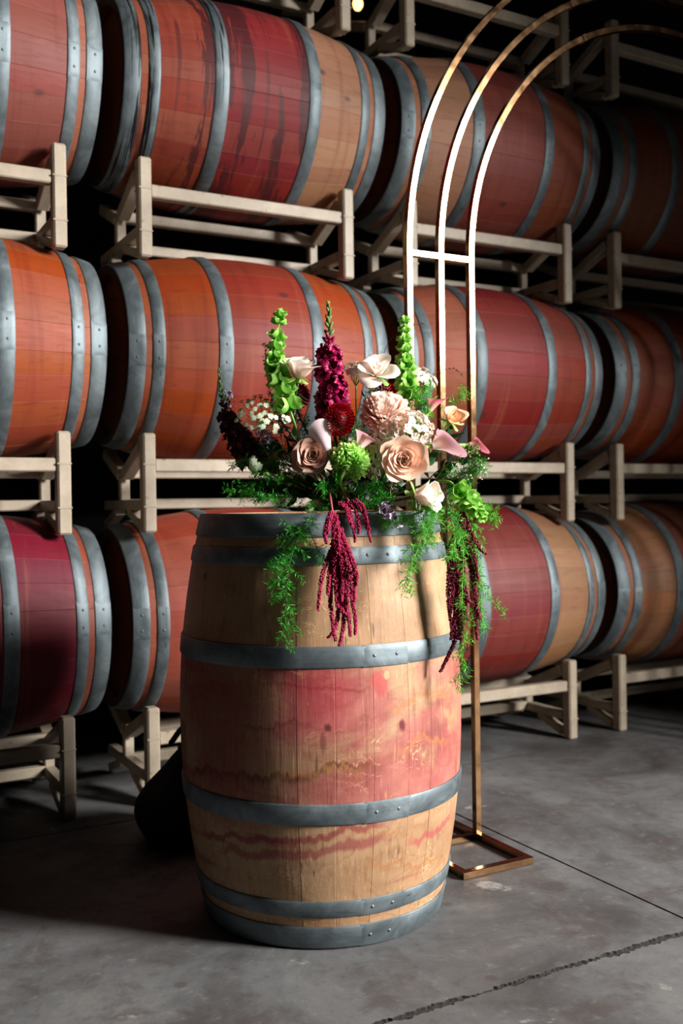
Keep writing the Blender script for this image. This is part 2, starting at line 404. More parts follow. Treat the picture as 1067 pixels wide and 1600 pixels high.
def m_front_wood():
    """the standing barrel: bare oak with a wine-stained belt, rusty tide lines and bark-like figure"""
    s = NT('oak_with_wine_belt'); p = s.obj(); x, y, z = s.sep(p)[:3]; r = s.rnd()
    n1 = s.noise(s.map(p, (3, 3, 6), loc=(2.2, 0, .3)), 1, 6, .6, .5); n2 = s.noise(s.map(p, (14, 14, 22)), 1, 7, .7, .6)
    grain = s.noise(s.map(p, (90, 90, 4)), 1, 5, .6, .2); fine = s.noise(s.map(p, (200, 200, 9)), 1, 3, .6)
    col = s.ramp(n1, [(.3, L(134, 102, 74)), (.5, L(157, 124, 93)), (.7, L(174, 145, 114))])
    col = s.mix(s.math('MULTIPLY', r, .25), col, L(160, 118, 80))
    # pink belt between the bilge hoops, dark at its edges, and a few streaks below
    zz = s.math('ADD', z, s.math('MULTIPLY', s.math('SUBTRACT', n1, .5), .30))
    belt = s.math('MULTIPLY', s.step(zz, -.20, -.12), s.step(zz, .19, .12))
    q = s.noise(s.map(p, (3.2, 3.2, 5), loc=(4, 1, 8)), 1, 5, .6, .8)
    pink = s.math('MULTIPLY', belt, s.step(q, .34, .56)); 
    st = s.noise(s.map(p, (2.2, 2.2, 17), loc=(1, 5, 0), rot=(.25, .1, 0)), 1, 3, .5, .7)
    low = s.math('MULTIPLY', s.math('MULTIPLY', s.step(st, .56, .64), s.step(z, -.16, -.2)), s.step(z, -.40, -.33))
    pink = s.math('MAXIMUM', pink, s.math('MULTIPLY', low, .75))
    wine = s.ramp(s.noise(s.map(p, (6, 6, 5), loc=(0, 2, 2)), 1, 5), [(.35, L(108, 32, 46)), (.5, L(142, 60, 66)), (.65, L(168, 98, 92))])
    col = s.mix(s.math('MULTIPLY', pink, .8), col, wine)
    # tide lines: thin contours of a ragged field, drawn out along the grain
    rg = s.math('ADD', s.noise(s.map(p, (4.5, 4.5, 9), loc=(3, 3, 1)), 1, 3, .6, .4), s.math('MULTIPLY', s.math('SUBTRACT', s.noise(s.map(p, (110, 110, 6)), 1, 2), .5), .10))
    ln = s.step(s.math('ABSOLUTE', s.math('SUBTRACT', rg, .52)), .012, .004); sh = s.math('MULTIPLY', s.step(rg, .46, .52), s.step(rg, .54, .52))
    up = s.step(z, .30, .12)
    col = s.mix(s.math('MULTIPLY', s.math('MULTIPLY', s.math('MAXIMUM', s.math('MULTIPLY', ln, .6), s.math('MULTIPLY', sh, .4)), up), .45), col, L(112, 60, 30))
    rg2 = s.noise(s.map(p, (11, 11, 20), loc=(8, 2, 1)), 1, 4, .65, 1.2)
    pat = s.step(s.noise(s.map(p, (3, 3, 3), loc=(6, 6, 2)), 1, 2), .46, .62)
    l2 = s.step(s.math('ABSOLUTE', s.math('SUBTRACT', rg2, .56)), .016, .004)
    col = s.mix(s.math('MULTIPLY', s.math('MULTIPLY', l2, pat), .45), col, L(150, 96, 52)); 
    l3 = s.step(s.math('ABSOLUTE', s.math('SUBTRACT', rg2, .585)), .012, .003)
    col = s.mix(s.math('MULTIPLY', s.math('MULTIPLY', l3, pat), .35), col, L(240, 206, 160))
    col = s.mix(s.math('MULTIPLY', s.step(grain, .52, .74), .4), col, s.mix(1, col, L(176, 130, 110), 'MULTIPLY'))
    col = s.mix(s.math('MULTIPLY', s.step(fine, .6, .75), .3), col, L(236, 204, 160))
    cr = s.step(s.noise(s.map(p, (70, 70, 2.5), loc=(0, 0, 7)), 1, 2), .70, .74)
    col = s.mix(s.math('MULTIPLY', cr, .6), col, L(52, 28, 22))
    def blotch(px, py, k, r0, r1, c, amt, ragged=.0):
        nonlocal col
        q = at(px, py, BY - .3); zz = max(-.48, min(.48, q.z - .4875)); rad = prof(zz); xo = q.x - BX
        for _ in range(4):
            yo = -sqrt(max(1e-4, rad * rad - xo * xo)); q = at(px, py, BY + yo); zz = q.z - .4875; rad = prof(zz); xo = q.x - BX
        loc = Matrix.Rotation(2.5, 3, 'Z') @ Vector((xo, yo, zz))
        d = s.add('ShaderNodeVectorMath', operation='DISTANCE'); mp = s.map(p, (1, 1, k)); s.link(mp, d.inputs[0]); d.inputs[1].default_value = (loc.x, loc.y, loc.z * k)
        v = d.outputs['Value']
        if ragged: v = s.math('ADD', v, s.math('MULTIPLY', s.math('SUBTRACT', s.noise(s.map(p, (60, 60, 22)), 1, 4), .5), ragged))
        col = s.mix(s.math('MULTIPLY', s.step(v, r1, r0), amt), col, L(*c))
    def local(px, py):
        q = at(px, py, BY - .3); xo = q.x - BX
        for _ in range(5):
            rad = prof(max(-.48, min(.48, q.z - .4875))); yo = -sqrt(max(1e-4, rad * rad - xo * xo)); q = at(px, py, BY + yo); xo = q.x - BX
        v = Matrix.Rotation(2.5, 3, 'Z') @ Vector((xo, yo, 0)); return math.atan2(v.y, v.x), q.z - .4875
    theta = s.math('ARCTAN2', y, x)
    jagn = s.math('SUBTRACT', s.noise(s.map(p, (95, 95, 4), loc=(3, 1, 1)), 1, 3, .6), .5); wav = s.math('SUBTRACT', s.noise(s.map(p, (12, 12, 3), loc=(2, 6, 1)), 1, 3, .6), .5)
    def tide(x0, y0, x1, y1, th, c, amt, jg=.04, wv=.06, one=False):
        """a stain line from one point of the barrel side to another"""
        nonlocal col
        t0, z0 = local(x0, y0); t1, z1 = local(x1, y1)
        ln = s.math('ADD', z0 - t0 * (z1 - z0) / (t1 - t0), s.math('MULTIPLY', theta, (z1 - z0) / (t1 - t0)))
        d = s.math('SUBTRACT', z, s.math('ADD', ln, s.math('ADD', s.math('MULTIPLY', jagn, jg), s.math('MULTIPLY', wav, wv))))
        m = s.math('MULTIPLY', s.step(d, -th * 1.0, 0), s.step(d, th * .25, 0)) if one else s.step(s.math('ABSOLUTE', d), th, th * .3)
        e = .10
        m = s.math('MULTIPLY', m, s.math('MULTIPLY', s.step(theta, min(t0, t1) - e, min(t0, t1) + e), s.step(theta, max(t0, t1) + e, max(t0, t1) - e)))
        col = s.mix(s.math('MULTIPLY', m, amt), col, L(*c))
    tide(300, 1200, 570, 1192, .026, (86, 44, 24), .8, .035, .09, True); tide(420, 1205, 560, 1200, .010, (170, 116, 70), .45, .07, .06)
    tide(410, 1068, 570, 1078, .010, (112, 46, 34), .8, .02, .05, True); tide(380, 1135, 480, 1128, .012, (110, 48, 34), .6, .03, .07, True)
    tide(610, 1100, 700, 1075, .016, (168, 104, 60), .7, .05, .10, True); tide(620, 1165, 700, 1150, .016, (162, 98, 58), .7, .05, .1, True)
    tide(320, 1300, 600, 1288, .012, (124, 44, 50), .75, .004, .10); tide(350, 1330, 600, 1310, .016, (128, 48, 52), .7, .004, .10); tide(640, 1308, 704, 1280, .012, (150, 66, 70), .7, .004, .12)
    tide(570, 1345, 690, 1338, .014, (150, 100, 58), .7, .05, .10, True); tide(565, 1300, 640, 1300, .010, (150, 100, 58), .7, .05, .12, True); tide(560, 930, 690, 915, .012, (176, 122, 76), .6, .05, .12, True)
    tide(330, 1100, 430, 1085, .03, (158, 118, 84), .55, .03, .1)
    blotch(512, 1137, .8, .004, .012, (44, 30, 28), .95, .012); blotch(505, 1160, .25, .002, .009, (70, 40, 36), .6, .012)
    blotch(628, 1133, .6, .004, .012, (92, 20, 26), .95, .016)
    blotch(594, 1068, .7, .012, .024, (164, 62, 60), .7, .05); blotch(604, 1055, .9, .004, .010, (222, 150, 112), .8, .02)
    blotch(500, 1085, .9, .03, .11, (150, 34, 52), .55, .06); blotch(340, 1120, .5, .05, .16, (120, 30, 34), .6, .08)
    blotch(622, 1330, .3, .001, .006, (90, 62, 44), .6, .012); blotch(320, 900, .5, .003, .006, (40, 28, 20), .9)
    s.bump(s.math('ADD', s.math('MULTIPLY', grain, .5), s.math('MULTIPLY', rg2, .5)), .25, .006)
    return s.fin(col, .58, 0, .3)
M_STEEL = m_steel(); M_SPILT = m_steel(True)
M_HEAD = m_wood('dark_barrel_head', (78, 54, 30), (78, 54, 30), (78, 54, 30))

STAVES = [stave_mb(k) for k in range(NS)]
ST_D = None
def barrel_proto():
    """mesh data shared by all barrels; the wood material sits on the object"""
    d = {'stave': [m.data('stave', M_HEAD, True, 15) for m in STAVES]}
    d['hoop'] = [hoop_mb(*h).data('hoop', M_STEEL, True, 45) for h in HOOPS]
    d['rivet'] = [[rivet_mb(*h, a).data('rivet', M_STEEL) for a in (1.30, 1.46)] for h in HOOPS]
    d['lap'] = [lap_mb(*h).data('hoop_lap', M_STEEL, True, 25) for h in HOOPS]
    d['board'] = [m.data('head_board', M_HEAD, False) for m in head_boards(-BL / 2 + .035, -1) + head_boards(BL / 2 - .035, 1)]
    return d
BP = barrel_proto()
def barrel(name, label, M, m, heads=(0, 1), group=None, spilt=0):
    b = thing(name, label, 'barrel', M, group)
    for d in BP['stave']:
        o = ob('stave', d, b); o.material_slots[0].link = 'OBJECT'; o.material_slots[0].material = m
    for i, (h, rv, lp) in enumerate(zip(BP['hoop'], BP['rivet'], BP['lap'])):
        o = ob('hoop', h, b)
        if i < spilt: o.material_slots[0].link = 'OBJECT'; o.material_slots[0].material = M_SPILT
        ob('hoop_lap', lp, o); [ob('rivet', x, o) for x in rv]
    for i, d in enumerate(BP['board']):
        if i // 6 in heads: ob('head_board', d, b)
    return b

# wine racks with barrels: three tiers of four
T0, PITCH, RW = -.028, 1.04, .762          # first rack's left post, spacing, width between post centres
N0, NB = 3.21, 3.43                         # plane of the front posts, barrel axis
TIER = [0, .907, 1.815, 2.72]; ZC = [.612, 1.517, 2.424]
W = {}
W['u0'] = m_wood('oak_rose_brown', (178, 92, 78), (160, 82, 72), (172, 90, 78))
W['u1'] = m_wood('oak_dark_wine_spilt', (182, 88, 66), (172, 62, 58), (220, 162, 126), .9)
W['u2'] = m_wood('oak_tan_and_russet', (216, 160, 128), (172, 88, 76), (176, 98, 72))
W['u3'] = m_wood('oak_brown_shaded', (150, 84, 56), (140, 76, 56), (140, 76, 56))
W['m0'] = m_wood('oak_orange_red', (188, 88, 60), (178, 80, 60), (196, 96, 60))
W['m1'] = m_wood('oak_orange_brick', (206, 98, 58), (182, 78, 60), (206, 98, 58))
W['m2'] = m_wood('oak_salmon_red', (204, 118, 88), (168, 62, 54), (178, 84, 64))
W['m3'] = m_wood('oak_burnt_orange', (178, 88, 56), (166, 80, 54), (160, 76, 52))
W['l0'] = m_wood('oak_crimson', (160, 60, 60), (142, 28, 50), (146, 34, 54))
W['l1'] = m_wood('oak_salmon', (206, 108, 86), (204, 96, 80), (190, 100, 80))
W['l2'] = m_wood('oak_red_with_tan_end', (176, 84, 74), (164, 68, 64), (208, 154, 114))
W['l3'] = m_wood('oak_tan_brown', (196, 138, 98), (156, 92, 70), (144, 76, 64))
BLAB = {
 'u0': 'rose brown wine barrel at the left end of the top barrel row',
 'u1': 'wine barrel with dark spilt wine stains and tan right end, in top row',
 'u2': 'tan and russet wine barrel in the top row behind the gold arch',
 'u3': 'wine barrel lost in shadow at the right end of the top row',
 'm0': 'orange red wine barrel at the left end of the middle row',
 'm1': 'orange brick wine barrel in the middle row directly behind the left flowers',
 'm2': 'salmon and deep red wine barrel in middle row behind the gold legs',
 'm3': 'burnt orange wine barrel at the right end of the middle row',
 'l0': 'crimson stained wine barrel at the left end of the bottom row',
 'l1': 'bottom row wine barrel mostly hidden by the upright barrel, salmon top showing',
 'l2': 'red wine barrel with a tan right end, bottom row, right of hanging flowers',
 'l3': 'tan brown wine barrel with open view of its head, bottom row far right'}
TCEN = [T0 + RW / 2 + PITCH * i for i in range(4)]
rb = random.Random(5)
for row, z in zip('lmu', ZC):
    for i, t in enumerate(TCEN):
        k = row + str(i); dt = .022
        M = Matrix((NV * -1, UP * 1, D)).transposed()          # local x towards the viewer, y up, z along the row
        M = Matrix((Vector((0, 0, 1)), NV * -1, D)).transposed().to_4x4()
        if M.determinant() < 0: M = Matrix((Vector((0, 0, 1)), NV, D)).transposed().to_4x4()
        M = M @ Matrix.Rotation({'u1': -1.45, 'm1': .25 }.get(k, rb.uniform(-.35, .35)), 4, 'Z')
        M = M @ Matrix.Diagonal((1.06, 1.06, 1, 1))
        M.translation = wall(t + dt, NB, z)
        barrel('wine_barrel', BLAB[k], M, W[k], heads=(0, 1), group='barrels lying in the racks', spilt=3 if k == 'u1' else 0)

def m_paint():
    s = NT('chipped_cream_paint'); p = s.obj(); a = s.noise(p, 9, 6, .7); b = s.noise(s.map(p, loc=(3, 1, 4)), 30, 5, .7)
    col = s.ramp(a, [(.3, L(142, 128, 110)), (.6, L(164, 150, 131)), (.75, L(176, 164, 146))])
    col = s.mix(s.step(b, .62, .68), col, L(124, 100, 74)); col = s.mix(s.step(s.noise(p, 14, 7, .75, .5), .68, .71), col, L(70, 40, 26))
    s.bump(b, .1, .004); return s.fin(col, .5, 0, .4)
M_PAINT = m_paint()
tw = .043
def hold(fn): return fn
RK = []
def rk(name, mb): RK.append((name, mb.data(name, M_PAINT, True, 30)))
ZT = .328
for tt in (0, RW):
    rk('post', MB().cbox((tt, -.006, ZT / 2), (tw, .05, ZT), .006))
    for zz in (.225, .085): rk('weld_seam', MB().cbox((tt, -.006, zz), (tw + .003, .053, .005), .001))
    # cradle: dips under the barrel, its mirror rests on the barrel below
    for a, b in ((.03, .235), (.47, .275)):
        rk('cradle_arm', MB().beam((tt, a, ZT - .043), (tt, b, .198), tw, .04))
        rk('foot_brace', MB().beam((tt, a, .022), (tt, (a + b) / 2 + (.05 if a < .2 else -.05), .072), tw * .9, .03))
    rk('side_bar', MB().beam((tt, .028, .092), (tt, .472, .092), tw * .9, .036))
    rk('stub', MB().cbox((tt, .27, .15), (.034, .034, .085), .004))
for nn in (0,): rk('rail', MB().beam((tw / 2, nn, .222), (RW - tw / 2, nn, .222), .04, .043))
for zz in (.205, .095): rk('cross_rail', MB().beam((-.012, .27, zz), (RW + .012, .27, zz), .036, .036))
CO = ['leftmost column', 'second column from the left', 'third column from the left', 'right-hand column']
RLAB = ['cream barrel rack standing on the floor, ', 'cream barrel rack between bottom and middle barrels, ',
        'cream barrel rack between middle and top barrels, ', 'empty barrel rack above the top barrels, ']
for j, z in enumerate(TIER):
    for i in range(4):
        rkx = thing('barrel_rack', RLAB[j] + CO[i], 'rack', wall_M(T0 + PITCH * i, N0, z), 'cream steel barrel racks')
        for nm, d in RK:
            ob(nm, d, rkx)

# ------------------------------------------------------------------ the upright barrel
W['f'] = m_front_wood()
barrel('wine_barrel', 'oak wine barrel with pink wine-stained belt standing upright on the floor carrying the flowers', Matrix.Translation((BX, BY, .4875)) @ Matrix.Rotation(-2.5, 4, 'Z'), W['f'])

# ------------------------------------------------------------------ gold arch stand
def m_gold():
    s = NT('brushed_gold_tube'); p = s.obj(); n = s.noise(s.map(p, (30, 30, 30)), 1, 5, .6)
    return s.fin(s.ramp(n, [(.3, L(106, 78, 54)), (.7, L(138, 106, 76))]), s.math('ADD', .07, s.math('MULTIPLY', n, .12)), 1)
M_GOLD = m_gold()
GT, GN = 1.735, 2.386          # right-hand leg's place along the row, and distance
g = thing('arch_stand', 'gold metal stand of three nested arches behind the upright barrel', 'stand', wall_M(GT, GN, 0))
gw = .020
def sq_tube(pts, nrm, wd, dp):
    """square tube along pts in the plane with normal nrm"""
    mb = MB(); vs = []; fs = []; N = len(pts); nrm = Vector(nrm)
    for i, p in enumerate(pts):
        p = Vector(p); t = (Vector(pts[min(i + 1, N - 1)]) - Vector(pts[max(i - 1, 0)])).normalized(); a = t.cross(nrm).normalized()
        b = .0015
        for u, v in ((1, 1 - b / dp * 2), (1 - b / wd * 2, 1), (-1 + b / wd * 2, 1), (-1, 1 - b / dp * 2), (-1, -1 + b / dp * 2), (-1 + b / wd * 2, -1), (1 - b / wd * 2, -1), (1, -1 + b / dp * 2)):
            vs.append(p + a * u * wd / 2 + nrm * v * dp / 2)
    for i in range(N - 1):
        for k in range(8): fs.append((i * 8 + k, i * 8 + (k + 1) % 8, (i + 1) * 8 + (k + 1) % 8, (i + 1) * 8 + k))
    fs += [tuple(range(8))[::-1], tuple(range((N - 1) * 8, N * 8))]
    return mb.add(vs, fs)
SP = 1.70; SPC = .107
for i, r in enumerate((.84, .84 + SPC, .84 + 2 * SPC)):
    x0 = -SPC * i; cx = .84
    pts = [(x0, 0, .02), (x0, 0, SP)] + [(cx - r * cos(a), 0, SP + r * sin(a)) for a in [pi * k / 72 for k in range(1, 72)]] + [(cx + r, 0, SP), (cx + r, 0, .02)]
    part('arch', sq_tube(pts, (0, 1, 0), gw, gw), M_GOLD, g, True, 30)
    # joint collar where the bent piece meets the next
    a = radians(62); P0 = Vector((cx - r * cos(a), 0, SP + r * sin(a))); t = Vector((sin(a), 0, cos(a)))
    part('joint', MB().beam(P0 - t * .009, P0 + t * .009, gw + .004, gw + .004, .002, (0, 1, 0)), M_GOLD, g, True, 30)
XR = 2 * .84
for xa, xb in ((-2 * SPC, 0), (XR, XR + 2 * SPC)):
    for z in (.011, SP):
        part('crossbar', MB().beam((xa - gw / 2, 0, z), (xb + gw / 2, 0, z), gw - .002, gw - .001, .0015), M_GOLD, g, True, 30)
    for yy in (-.235, .235): part('foot_bar', MB().beam((xa - gw / 2, yy, .011), (xb + gw / 2, yy, .011), gw, gw, .0015), M_GOLD, g, True, 30)
    for xx in (xa, xb): part('foot_bar', MB().beam((xx, -.235 + gw / 2, .011), (xx, .235 - gw / 2, .011), gw, gw, .0015), M_GOLD, g, True, 30)

# black bundle behind the upright barrel
bag = thing('black_bag', 'black cloth bag slumped on the floor behind the upright barrel, left side', 'bag', (-.50, 2.98, 0))
def bag_f(u, v):
    a = u * 2 * pi; h = .28 * v; k = (1 - v ** 3 * .75) * (.75 + .35 * sin(pi * min(1, v * 1.3))) ; q = 1 + .10 * sin(3 * a + 4 * v) + .06 * sin(7 * a + 2)
    return (.13 * k * q * cos(a) + .05 * v * v, .15 * k * q * sin(a), h * (1 + .05 * sin(2 * a)))
M_BAG = m_plain('black_cloth', L(10, 10, 11), .9)
part('sack', MB().grid(bag_f, 28, 14).blob((.05, 0, .255), .06, (1, 1.1, .6)), M_BAG, bag)
part('strap', MB().tube(spline([(-.03, .05, .27), (.02, .0, .33), (.07, -.04, .31), (.08, -.05, .24)], 14), .009, .008, 6), M_BAG, bag)

# a warm bulb hanging in the dark above the top row
def m_glow():
    s = NT('lit_bulb_glass'); s.b.inputs['Emission Color'].default_value = (1, .42, .12, 1); s.b.inputs['Emission Strength'].default_value = 6
    return s.fin(L(255, 190, 110), .3)
pb = at(559, 5, 4.15)
lb = thing('light_bulb', 'small glowing orange bulb hanging between the rack posts at the top edge', 'light bulb', pb)
part('bulb', MB().lathe([(.0005, -.03), (.012, -.027), (.020, -.014), (.022, 0), (.017, .016), (.010, .03)], 14), m_glow(), lb)
part('socket', MB().lathe([(.011, .028), (.013, .03), (.013, .065), (.004, .072)], 12), M_BAG, lb)
part('cord', MB().tube([(0, 0, .07), (0, 0, 5.0 - pb.z)], .003, .003, 6), M_BAG, lb)
# ------------------------------------------------------------------ flowers: materials
def m_petal(name, base, tip, tr=.25, rough=.5, pos=(.25, .95), vein=.12):
    s = NT(name); a = s.add('ShaderNodeAttribute', attribute_name='pv').outputs['Fac']
    n = s.noise(s.obj(), 90, 3, .6)
    col = s.ramp(a, [(pos[0], L(*base)), (pos[1], L(*tip))])
    col = s.mix(s.math('MULTIPLY', s.step(n, .5, .75), vein), col, L(*[c * .72 for c in base]))
    col = s.mix(s.math('MULTIPLY', s.rnd(), .12), col, L(*[c * .85 for c in base]))
    s.fin(col, rough, 0, .3)
    if tr:
        t = s.add('ShaderNodeBsdfTranslucent'); s.link(col, t.inputs[0])
        m = s.add('ShaderNodeMixShader'); m.inputs[0].default_value = tr
        s.link(s.b.outputs[0], m.inputs[1]); s.link(t.outputs[0], m.inputs[2]); s.link(m.outputs[0], s.out.inputs[0])
    return s.m
P_BLUSH = m_petal('blush_petal', (250, 218, 204), (255, 244, 236), 0.38)
P_CREAM = m_petal('cream_petal', (252, 228, 210), (255, 246, 236), 0.38)
P_PEACH = m_petal('peach_petal', (228, 164, 130), (250, 214, 188), 0.3)
P_MAUVE = m_petal('mauve_brown_petal', (150, 96, 80), (198, 152, 132), .15)
P_TAN = m_petal('apricot_petal', (226, 164, 114), (246, 200, 164))
P_CHRYS = m_petal('peach_pink_petal', (252, 204, 176), (255, 236, 224), 0.45)
P_RED = m_petal('deep_red_petal', (130, 6, 14), (196, 16, 28), .12, .5, (.3, 1))
P_MAG = m_petal('magenta_petal', (100, 4, 46), (176, 14, 86), .18, .45)
P_BURG = m_petal('burgundy_petal', (64, 8, 28), (98, 10, 40), .12)
P_BURG2 = m_petal('dark_maroon_petal', (74, 10, 18), (110, 16, 26), .12)
P_CALLA = m_petal('pink_calla_petal', (252, 216, 212), (252, 186, 206), 0.4, .38, (.2, .9), .03)
P_CALLA2 = m_petal('rose_pink_calla_petal', (236, 196, 170), (240, 130, 154), 0.35, .38, (.1, .7), .03)
P_CALLAW = m_petal('pale_mauve_calla_petal', (232, 206, 210), (240, 216, 222), 0.35, .4, (.2, .9), .03)
P_HYD = m_petal('cream_hydrangea_petal', (244, 226, 208), (255, 244, 234), .25)
P_HYDG = m_petal('greenish_hydrangea_petal', (210, 204, 168), (236, 222, 208), .25)
P_LIME = m_petal('lime_petal', (120, 214, 56), (216, 250, 156), 0.5, .5, (.1, 1))
P_BELL = m_petal('lime_bell', (64, 160, 22), (176, 226, 112), .35, .45, (.1, .95))
P_LACE = m_petal('lace_white', (206, 218, 184), (234, 242, 216), .2)
P_LACEC = m_petal('lace_cream', (236, 226, 206), (248, 240, 224), .2)
P_LAV = m_petal('dusty_lilac_petal', (150, 130, 152), (204, 188, 206), .15)
P_AMA = m_petal('amaranth_red', (124, 4, 48), (184, 12, 78), .1, .6)
P_AMAD = m_petal('amaranth_dark', (92, 4, 34), (150, 12, 60), .1, .6)
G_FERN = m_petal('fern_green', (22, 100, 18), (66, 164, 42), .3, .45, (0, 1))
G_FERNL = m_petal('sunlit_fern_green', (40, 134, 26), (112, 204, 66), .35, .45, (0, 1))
G_LEAF = m_petal('dark_leaf', (16, 46, 20), (26, 70, 30), .12, .38, (0, 1))
G_STEM = m_petal('pale_green_stem', (110, 158, 62), (146, 190, 92), .1)
G_DARK = m_petal('dark_stem', (34, 60, 28), (50, 84, 38), .05)
G_BUD = m_petal('green_bud', (74, 104, 50), (128, 146, 88), .15)
M_TWIG = m_plain('dark_twig', L(62, 34, 30), .7)
M_SEED = m_plain('brown_seed', L(126, 92, 80), .8)
M_SPAD = m_plain('yellow_spadix', L(230, 190, 70), .7)
M_BOWL = m_plain('dark_bowl', L(24, 22, 20), .5)

BOWL = Vector((.035, 2.46, .976))
bw = thing('flower_bowl', 'low dark bowl on the upright barrel top hidden beneath the flowers', 'bowl', BOWL)
part('bowl', MB().lathe([(.0005, .001), (.07, .001), (.085, .01), (.11, .055), (.118, .072), (.112, .072), (.10, .05), (.075, .014), (.0005, .012)], 32), M_BOWL, bw)
rf = random.Random(21)
def bowl_pt(p):
    """where a stem that carries a bloom at p goes into the bowl"""
    q = Vector(p) - BOWL; q.z = 0
    if q.length > .07: q = q.normalized() * .07
    return BOWL + q + Vector((0, 0, .03))
def add_stem(root, base, axis, r=.0028, m=None, bend=.06, end=None):
    e = bowl_pt(base) if end is None else Vector(end); a = Vector(axis).normalized(); inv = root.matrix_world.inverted() if False else root.matrix_basis.inverted()
    b = Vector(base); mid = b - a * min(bend, (b - e).length * .5)
    pts = [inv @ p for p in spline([b, mid, (mid + e) / 2 + Vector((0, 0, .01)), e], 14)]
    return part('stem', MB().tube(pts, r, r * 1.1, 6), m or G_DARK, root)

TOC = Vector((0, -1, 0)); RT = Vector((1, 0, 0))
# ------------------------------------------------------------------ roses
def petal_fn(th, Lp, a0, a1, a2, hw, wave, rr, point=0., base=.004, cup=.0, tw=0.):
    """a petal: path in the (radius, height) plane with tilt from a0 to a1 to a2, swept sideways"""
    n = 10; path = [(base, 0.)]
    for i in range(n):
        t = (i + .5) / n
        a = a0 + (a1 - a0) * min(1, t / .45) if t < .45 else a1 + (a2 - a1) * ((t - .45) / .55) ** 1.6
        path.append((path[-1][0] + sin(radians(a)) * Lp / n, path[-1][1] + cos(radians(a)) * Lp / n))
    ph = rr.uniform(0, 6)
    def f(u, v):
        s = u * 2 - 1
        vv = v * (1 - (.16 + point) * abs(s) ** 2.2) * (1 + point * .25 * (1 - abs(s)))
        k = min(vv, .9999) * n; i = int(k); fr = k - i
        r = path[i][0] + (path[i + 1][0] - path[i][0]) * fr; z = path[i][1] + (path[i + 1][1] - path[i][1]) * fr
        wv = .42 + .58 * min(1, vv * 2.0) - .35 * max(0, vv - .72)
        a = th + s * hw * wv + tw * vv
        r *= 1 + .10 * s + cup * s * s * vv
        w = wave * vv * sin(s * 5 + ph) ; r += w; z += w * .6 - wave * .8 * vv * vv * abs(s)
        return (r * cos(a), r * sin(a), z)
    return f
def rose(name, label, cat, pos, axis, R_, mat, n=24, openness=1., seed=1, lip=1., stem=True, core=True, point=0., group=None, tall=1.):
    rr = random.Random(seed); root = thing(name, label, cat, frame(axis, pos, rr.uniform(0, 6)), group); fns = []
    ga = radians(137.5)
    for i in range(n):
        q = i / (n - 1)
        Lp = (.52 + .42 * q) * rr.uniform(.94, 1.06)
        a0 = 8 + 62 * q ** .8; a1 = -14 + (18 + 52 * openness) * q ** 1.3; a2 = a1 + (8 + 55 * lip * q) * rr.uniform(.7, 1.2)
        hw = radians(112 - 62 * q) * rr.uniform(.9, 1.1)
        fns.append((q, petal_fn(i * ga + rr.uniform(-.2, .2), Lp, a0, a1, a2, hw, (.04) * (.3 + q), rr, point * q, .02 + .03 * q)))
    mx = max(sqrt(f(u, v)[0] ** 2 + f(u, v)[1] ** 2) for _, f in fns for u in (.1, .5, .9) for v in (.6, 1))
    k = R_ / mx
    for q, f in fns:
        g = lambda u, v: tuple(c * k * (tall if j == 2 else 1) for j, c in enumerate(f(u, v)))
        part('petal', MB().grid(g, 8, 8), mat, root)
    mb = MB()
    for j in range(5):
        f = petal_fn(j * 1.2566, .55, 80, 100, 120, .35, .0, rr, .5, .02); mb.grid(lambda u, v: tuple(c * k for c in f(u, v)), 4, 5)
    mb.lathe([(.0005, -.16 * k), (.09 * k, -.13 * k), (.12 * k, -.04 * k), (.06 * k, .02 * k)], 10)
    part('calyx', mb, G_STEM, root)
    if stem: add_stem(root, Vector(pos) - Vector(axis).normalized() * .13 * k, axis)
    return root
rose('rose', 'mauve brown rose facing the viewer, leftmost of the large open blooms', 'rose', at(487, 716, 2.29), TOC + UP * .18 + RT * .02, .052, P_MAUVE, 28, .72, 3, 1.15)
rose('garden_rose', 'peach garden rose with many folded petals below the cream hydrangea', 'rose', at(629, 722, 2.235), TOC + UP * .12 + RT * .05, .058, P_PEACH, 38, .68, 8, .8)
rose('rose', 'blush rose seen from the side, upper left, beside the tall green bells', 'rose', at(466, 592, 2.34), UP + TOC * .30 + RT * .10, .054, P_BLUSH, 20, .5, 5, 1.0, tall=1.0)
rose('rose', 'cream rose with folded back petals right of the magenta snapdragon', 'rose', at(589, 588, 2.38), TOC * .7 + UP * .75 + RT * .05, .064, P_CREAM, 12, 1.15, 12, 1.2, point=.3)
rose('rose', 'small blush rose lying on its side above the fern, lower right', 'rose', at(648, 776, 2.22), RT * .85 + TOC * .55 + UP * .14, .044, P_CREAM, 15, .42, 9, .55, tall=1.25)
rose('rose', 'apricot rose half open at the upper right above the pink calla', 'rose', at(704, 660, 2.36), UP * .6 + TOC * .7 + RT * .3, .042, P_TAN, 9, .7, 31, .7, point=.15)

